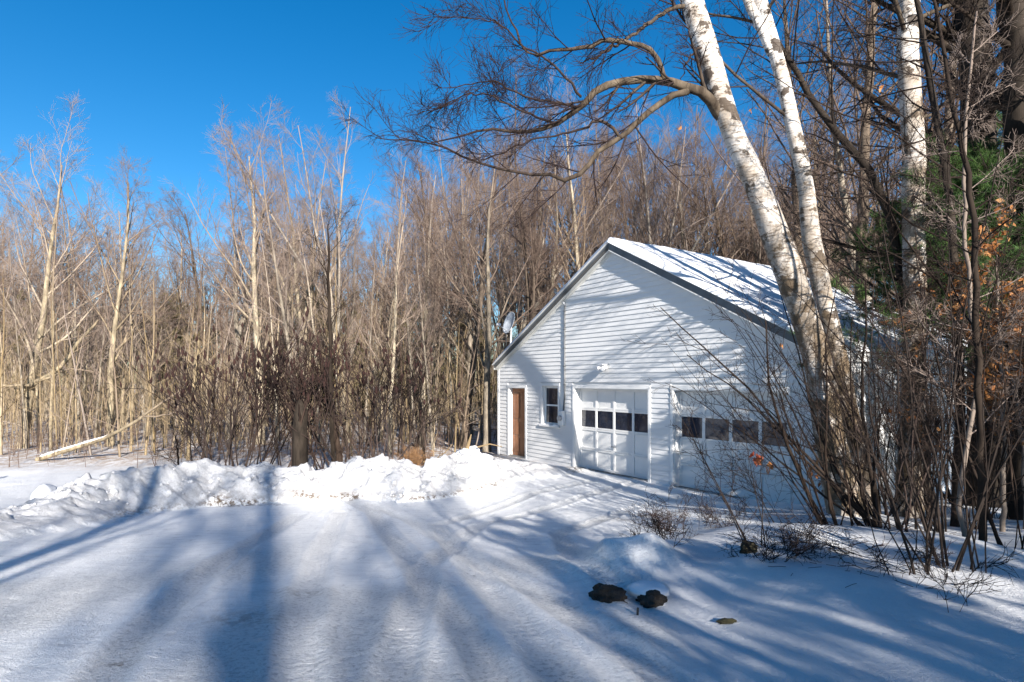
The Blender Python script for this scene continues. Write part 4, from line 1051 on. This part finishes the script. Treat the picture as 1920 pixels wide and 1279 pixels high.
# scattered hanging single leaves
def hang(label,px,py,Y,n,mat,seed,size=.09):
    g=np.random.default_rng(seed); p=A(px,py,Y); root=empty('leaf_cluster',p,0,label,'leaves')
    C=np.array([[0,0,0]])+g.normal(size=(n,3))*[.02,.02,.035]; link('leaves',leaves_mesh(g,C,n,size,1.4),M[mat],root)
    MB().tube([(0,0,.0),(.01,0,.10),(.04,.02,.2)],.0025,4).build('twig',M['dark'],root)
hang('dark red dead leaf cluster hanging in front of the second garage door',1420,858,6.7,8,'redleaf',1)
hang('yellow brown dead leaf cluster hanging right of the red one',1443,872,6.8,7,'beech',2)
hang('pair of copper leaves hanging in front of the right roof edge',1468,645,6.8,6,'beech',3,.06)
hang('curled red brown leaf hanging over the snow at the lower right',1884,1105,5.2,7,'redleaf',4,.11)
hang('orange leaf caught in the twigs left of the upright birch',1655,165,8.3,3,'beech',5,.08)
hang('orange leaf caught between the two leaning birches',1410,205,8.2,3,'beech',6,.08)
hang('small orange leaf left of the thick birch below the arched limb',1276,230,7.4,2,'beech',7,.07)
q=gpx(1608,1128); hang('rust leaf lying on the shaded snow',1608,1120,float(q[1]),4,'redleaf',8,.06)
q=gpx(1860,1075); hang('brown dead leaves caught low at the foot of the slender dark stem',1855,1068,5.7,9,'redleaf',9,.09)

g=np.random.default_rng(77); n=420
tx=g.uniform(1.6,8,n); ty=g.uniform(4.2,9.6,n); ok=(tx>1.5+.25*(ty-4))&(vnoise(tx*1.3,ty*1.3,55)>.35); tx,ty=tx[ok],ty[ok]; n=len(tx)
a_=g.uniform(0,6.28,n); b3=np.stack([tx,ty,height(tx,ty)+.004],1)
Pt=grow(g,b3,np.stack([np.cos(a_),np.sin(a_),g.uniform(-.05,.25,n)],1),g.uniform(.03,.17,n),4,.15,-.02); Pt[:,:,2]=np.maximum(Pt[:,:,2],height(Pt[:,:,0].ravel(),Pt[:,:,1].ravel()).reshape(n,4)+.003)
tag(link('twig_litter',tube_mesh('twig_litter',[(Pt,np.full((n,4),.0019),4)]),M['sumac']),'small fallen twigs littering the snow under the shrubs','litter',kind='stuff')
# ------------------------------------------------------------------ sumac thicket and woods-edge things
def sumac(px,Y,h,seed,n=3,label=None):
    g=np.random.default_rng(seed); x=(px-960)/F*Y; loc=(x,Y,H1(x,Y)-.05)
    root=empty('sumac',loc,0,label or 'dark crooked sumac with upright fruit heads behind the snowbank','shrub','sumac thicket behind the snowbank')
    d=np.stack([g.normal(size=n)*.28,g.normal(size=n)*.2,np.ones(n)],1)
    P=grow(g,g.normal(size=(n,3))*[.15,.1,0],d,g.uniform(.45,.62,n)*h,6,.08,.03); R=g.uniform(.015,.028,n)[:,None]*(1-.4*np.linspace(0,1,6)[None])
    B,RB=spawn(g,P,R,4,.5,1,(20,48),.75,5,.09,.07,.7,.010,.6,apical=.2)
    C,RC=spawn(g,B,RB,3,.5,1,(20,45),.55,4,.09,.09,.8,.008,.7,apical=.2)
    D,RD=spawn(g,P,R,4,.15,.9,(25,60),.4,4,.1,.06,.4,.004)
    link('stems',tube_mesh('stems',[(P,R,6),(B,RB,5),(C,RC,4),(D,RD,3)]),M['sumac'],root)
    tips=np.concatenate([C[:,-1],B[:,-1]]); tips=tips[g.random(len(tips))<.38]
    ls=np.linspace(0,1,5); up=np.array([0,0,.17]); 
    FP=tips[:,None]+ls[None,:,None]*(up+g.normal(size=(len(tips),1,3))*.03); FR=np.broadcast_to(np.array([.012,.032,.034,.022,.004])[None],(len(tips),5))*g.uniform(.7,1.15,(len(tips),1))
    link('fruit_heads',tube_mesh('fruit_heads',[(FP,FR,6)]),M['fruit'],root)
for i,(px,Y,h) in enumerate([(385,14.6,3.0),(418,14.2,3.7),(440,14.8,3.5),(462,14.2,3.9),(492,14.0,3.9),(515,14.6,4.1),(540,14.3,3.9),(575,14.2,3.6),(600,14.8,3.7),(625,14.2,3.6),(655,14.9,3.7),(690,15.4,3.7),(720,15.0,3.5),(752,15.8,3.2),(668,16.2,3.9),(560,16,4.1),(470,16,4.0),(400,16.3,3.6),(780,16.4,3.3)]):
    sumac(px,Y,h,200+i,3 if i%3 else 4)
near_tree('bare_tree','thin dark straight tree rising out of the sumac thicket','tree',[A(625,868,14),A(620,700,14),A(616,500,14),A(614,420,14)],[.055,.045,.032,.012],'dark',81,14,(.35,1),.26,.8,ang=(35,65))
near_tree('bare_tree','thick dark trunk leaning slightly in the sumac thicket','tree',[A(640,866,15),A(625,780,15),A(605,700,15),A(598,640,15)],[.09,.075,.05,.02],'sumac',82,8,(.4,1),.35,.8)
near_tree('sapling','small dark tree at the brown brush left of the snow pile','sapling',[A(797,852,16),A(790,800,16),A(785,750,16),A(770,690,16)],[.05,.04,.03,.012],'dark',83,12,(.3,1),.5,.8)
near_tree('sapling','tiny dark sprout on top of the snowbank near its left part','sapling',[A(336,866,12.5),A(332,835,12.5),A(326,812,12.5)],[.022,.017,.006],'dark',84,8,(.3,1),.5,.6)
near_tree('sapling','leaning pale sapling left of the sumac thicket','sapling',[A(352,842,17.5),A(358,780,17.5),A(366,700,17.5),A(373,640,17.5)],[.06,.055,.045,.03],'tan',85,8,(.4,1),.3,.8)
g=np.random.default_rng(4)
o=empty('broken_trunk',gl(562,13.6),0,'thick dark broken tree trunk standing in the sumac thicket','stump')
P,R=trunk_poly([(0,0,-.1),(.01,0,.5),(.0,.02,1.1),(.02,0,1.65),(.02,0,1.9)],[.21,.175,.165,.15,.06],16,.006,2); link('trunk',tube_mesh('trunk',[(P,R,16)]),M['dark'],o)
S_,RS_=spawn(g,P,R,7,.4,1,(15,50),.5,5,.1,.05,.25,.006); link('shoots',tube_mesh('shoots',[(S_,RS_,4)]),M['sumac'],o)
# fallen limb left
o=empty('fallen_branch',gl(90,17),0,'long pale fallen branch sloping out of the snow at left','branch'); L=Vector(o.location)
def wpt(px,py,Y): return A(px,py,Y)-L
sets=[]
P,R=trunk_poly([wpt(70,862,17),wpt(130,842,17),wpt(200,820,17.1),wpt(255,790,17.2),wpt(300,758,17.3),wpt(345,728,17.4)],[.075,.07,.055,.045,.03,.012],20,.01,3); sets.append((P,R,8))
P2,R2=trunk_poly([wpt(270,782,17.2),wpt(310,778,17.1),wpt(352,765,17)],[.03,.022,.008],10,.01,4); sets.append((P2,R2,6))
S_,RS_=spawn(g,P,R,8,.4,1,(30,60),.12,4,.1,.05,.3,.006); sets.append((S_,RS_,3))
link('wood',tube_mesh('wood',sets),M['maple'],o)
P=P[:,:10]+np.array([0,0,.045]); R=R[:,:10]*np.array([.3,.75,.8,.7,.8,.6,.8,.7,.5,.1]); link('snow',tube_mesh('snow',[(P,R,8)]),M['snow'],o)
# leaning stems of the left maple
o=empty('leaning_branch',gl(60,21.5),0,'pair of pale limbs slanting up right from the tall left maple','branch'); L=Vector(o.location)
sets=[]
for pts,rad in [([(45,730,21),(110,690,21.2),(150,640,21.4),(185,600,21.6)],[.09,.08,.06,.035]),([(48,722,21),(100,705,21),(130,692,21),(190,700,21)],[.05,.04,.03,.012]),([(28,728,21),(60,722,20.8),(0,722,20.6),(-50,700,20.6)],[.05,.045,.04,.03])]:
    P,R=trunk_poly([wpt(*p) for p in pts],rad,14,.012,6); sets.append((P,R,7)); a_,b_=spawn(g,P,R,6,.4,1,(20,50),.3,5,.1,.04,.45,.006); sets.append((a_,b_,4))
link('wood',tube_mesh('wood',sets),M['maple'],o)
# brown brush and snow pile by garage
shrub('rusty brown brush left of the snow pile beside the garage',gl(775,16.0),60,'tan',91,.006,lean=(0,0),spread=.7,hr=(.35,.8),side=4,K=5)
for ch in bpy.data.objects:
    if ch.parent and ch.parent.get('label','').startswith('rusty brown brush'): ch.data.materials[0]=M['rust']
o=empty('snowy_brush_pile',(gl(880,14.4)[0],14.4,gl(880,14.4)[2]-.22),0,'snow covered brush pile with a stub sticking up beside the garage','brush pile'); L=Vector(o.location)
for i,(dx,dy,dz,sx,sy,sz) in enumerate([(0,0,.34,.30,.22,.17),(-.28,.1,.26,.24,.2,.13),(.32,.05,.26,.28,.2,.12),(.08,.1,.44,.16,.14,.12),(-.1,-.05,.42,.12,.1,.10)]):
    c=lump('snow_mound',None,None,(dx,dy,dz),sx,sy,sz,'snow',120+i); c.parent=o; c.location=(dx,dy,dz)
st=MB(); st.tube([(-.05,-.05,.5),(.0,-.05,.68),(.05,-.05,.86)],[.05,.035,.01],7); st.tube([(-.5,-.1,.3),(-.75,-.12,.22),(-1.1,-.15,.2)],[.03,.025,.02],6); st.tube([(-.9,-.1,.2),(-.6,-.1,.4),(-.4,-.05,.62)],[.018,.014,.006],5); st.tube([(.2,-.1,.55),(.5,-.05,.62),(.8,0,.55)],[.02,.016,.008],5)
st.build('branches',M['tan'],o)

# snow chunks along the plow bank
LC='lump of plowed snow at the foot of the snowbank'
ck=lump('snow_chunk',LC,'snow chunk',(0,0,0),.13,.11,.09,'dirtysnow',300,sub=2)
for p in ck.data.polygons: p.use_smooth=False
g=np.random.default_rng(12); first=True
for i in range(170):
    s_=g.random(); j=s_*13; k=int(j); w_=j-k
    rx=RIDGE[k]*(1-w_)+RIDGE[k+1]*w_; x=rx[0]+g.normal()*.15; y=rx[1]-g.uniform(.35,1.15)
    sc=.14+.55*g.random()**3
    c=ck if first else ck.copy()
    if not first: COL.objects.link(c)
    first=False; c['group']='lumps of plowed snow along the snowbank'
    c.location=(x,y,H1(x,y)+.01); c.rotation_euler=tuple(g.uniform(0,6,3)); c.scale=(sc,sc,sc)
c=lump('snow_block','upright snow slab standing at the left end of the snowbank','snow chunk',(*onground(58,972)[:2],0),.22,.16,.30,'snow',333); c.location=(*(onground(58,960)+[0,.35]),H1(*(onground(58,960)+[0,.35]))+.08)

# ------------------------------------------------------------------ trees behind the photographer (they cast the shadows on the drive)
SH=np.array([.342,-.94])
def behind(px,py,D,h,r,n,seed,label):
    q=onground(px,py)+SH*D; g=np.random.default_rng(seed)
    pts=[(q[0]+g.normal()*.06*k,q[1]+g.normal()*.06*k,.6+h*k/5) for k in range(6)]
    near_tree('bare_tree',label,'tree',pts,[r*1.15,r,r*.85,r*.65,r*.42,r*.1],'maple',seed,n,(.28,1),.42,1.0,'bare trees behind the photographer',(20,50))
LB='bare tree behind the photographer casting its shadow on the drive'
for a in [(0,1070,14,12,.15,14,401),(500,1200,32,19,.36,22,402),(1050,1060,11,8,.055,12,403),(1650,1235,20,9,.17,12,404),
          (800,1270,33,17,.13,9,405),(230,1230,36,16,.10,8,406),(1010,1250,30,15,.11,10,407),(1330,1240,16,8,.10,12,408),(-330,1100,22,13,.14,14,409)]: behind(*a,LB)
BP=[(4.6,-3.4,4.2),(7.4,-2.6,4.3),(9.4,-.8,6.0),(5.9,-4.2,4.4),(11.8,.4,7.6),(13.8,1.6,8.0)]  # unseen pines added at right to shade foreground snow, shrubs and side wall
bp=make_pine('pine_tree','young pine out of view, added to cast shade','tree','young pines out of view, added to cast shade',(BP[0][0],BP[0][1],.7),seed=15,h=4.6,r=.06,crown0=.1,spread=2.4,nw=44,dens=7,L=.12,w=.005)
for (x,y,h) in BP[1:]+[(-10.6,8.7,2.1),(-12.4,9.4,2.3),(-14.2,10.0,2.4)]:  # extra ones stand unseen beyond the left edge, added to shade the snow
    c=bp.copy(); COL.objects.link(c); c.location=(x,y,.5 if y<5 else .05); c.rotation_euler=(0,0,x); s=h/4.6; c.scale=(s*(1.1 if y>5 else 1),)*2+(s,)
    for ch in list(bp.children):
        d=ch.copy(); COL.objects.link(d); d.parent=c
        for g_ in ch.children: e_=g_.copy(); COL.objects.link(e_); e_.parent=d
print('objects',len(bpy.data.objects))
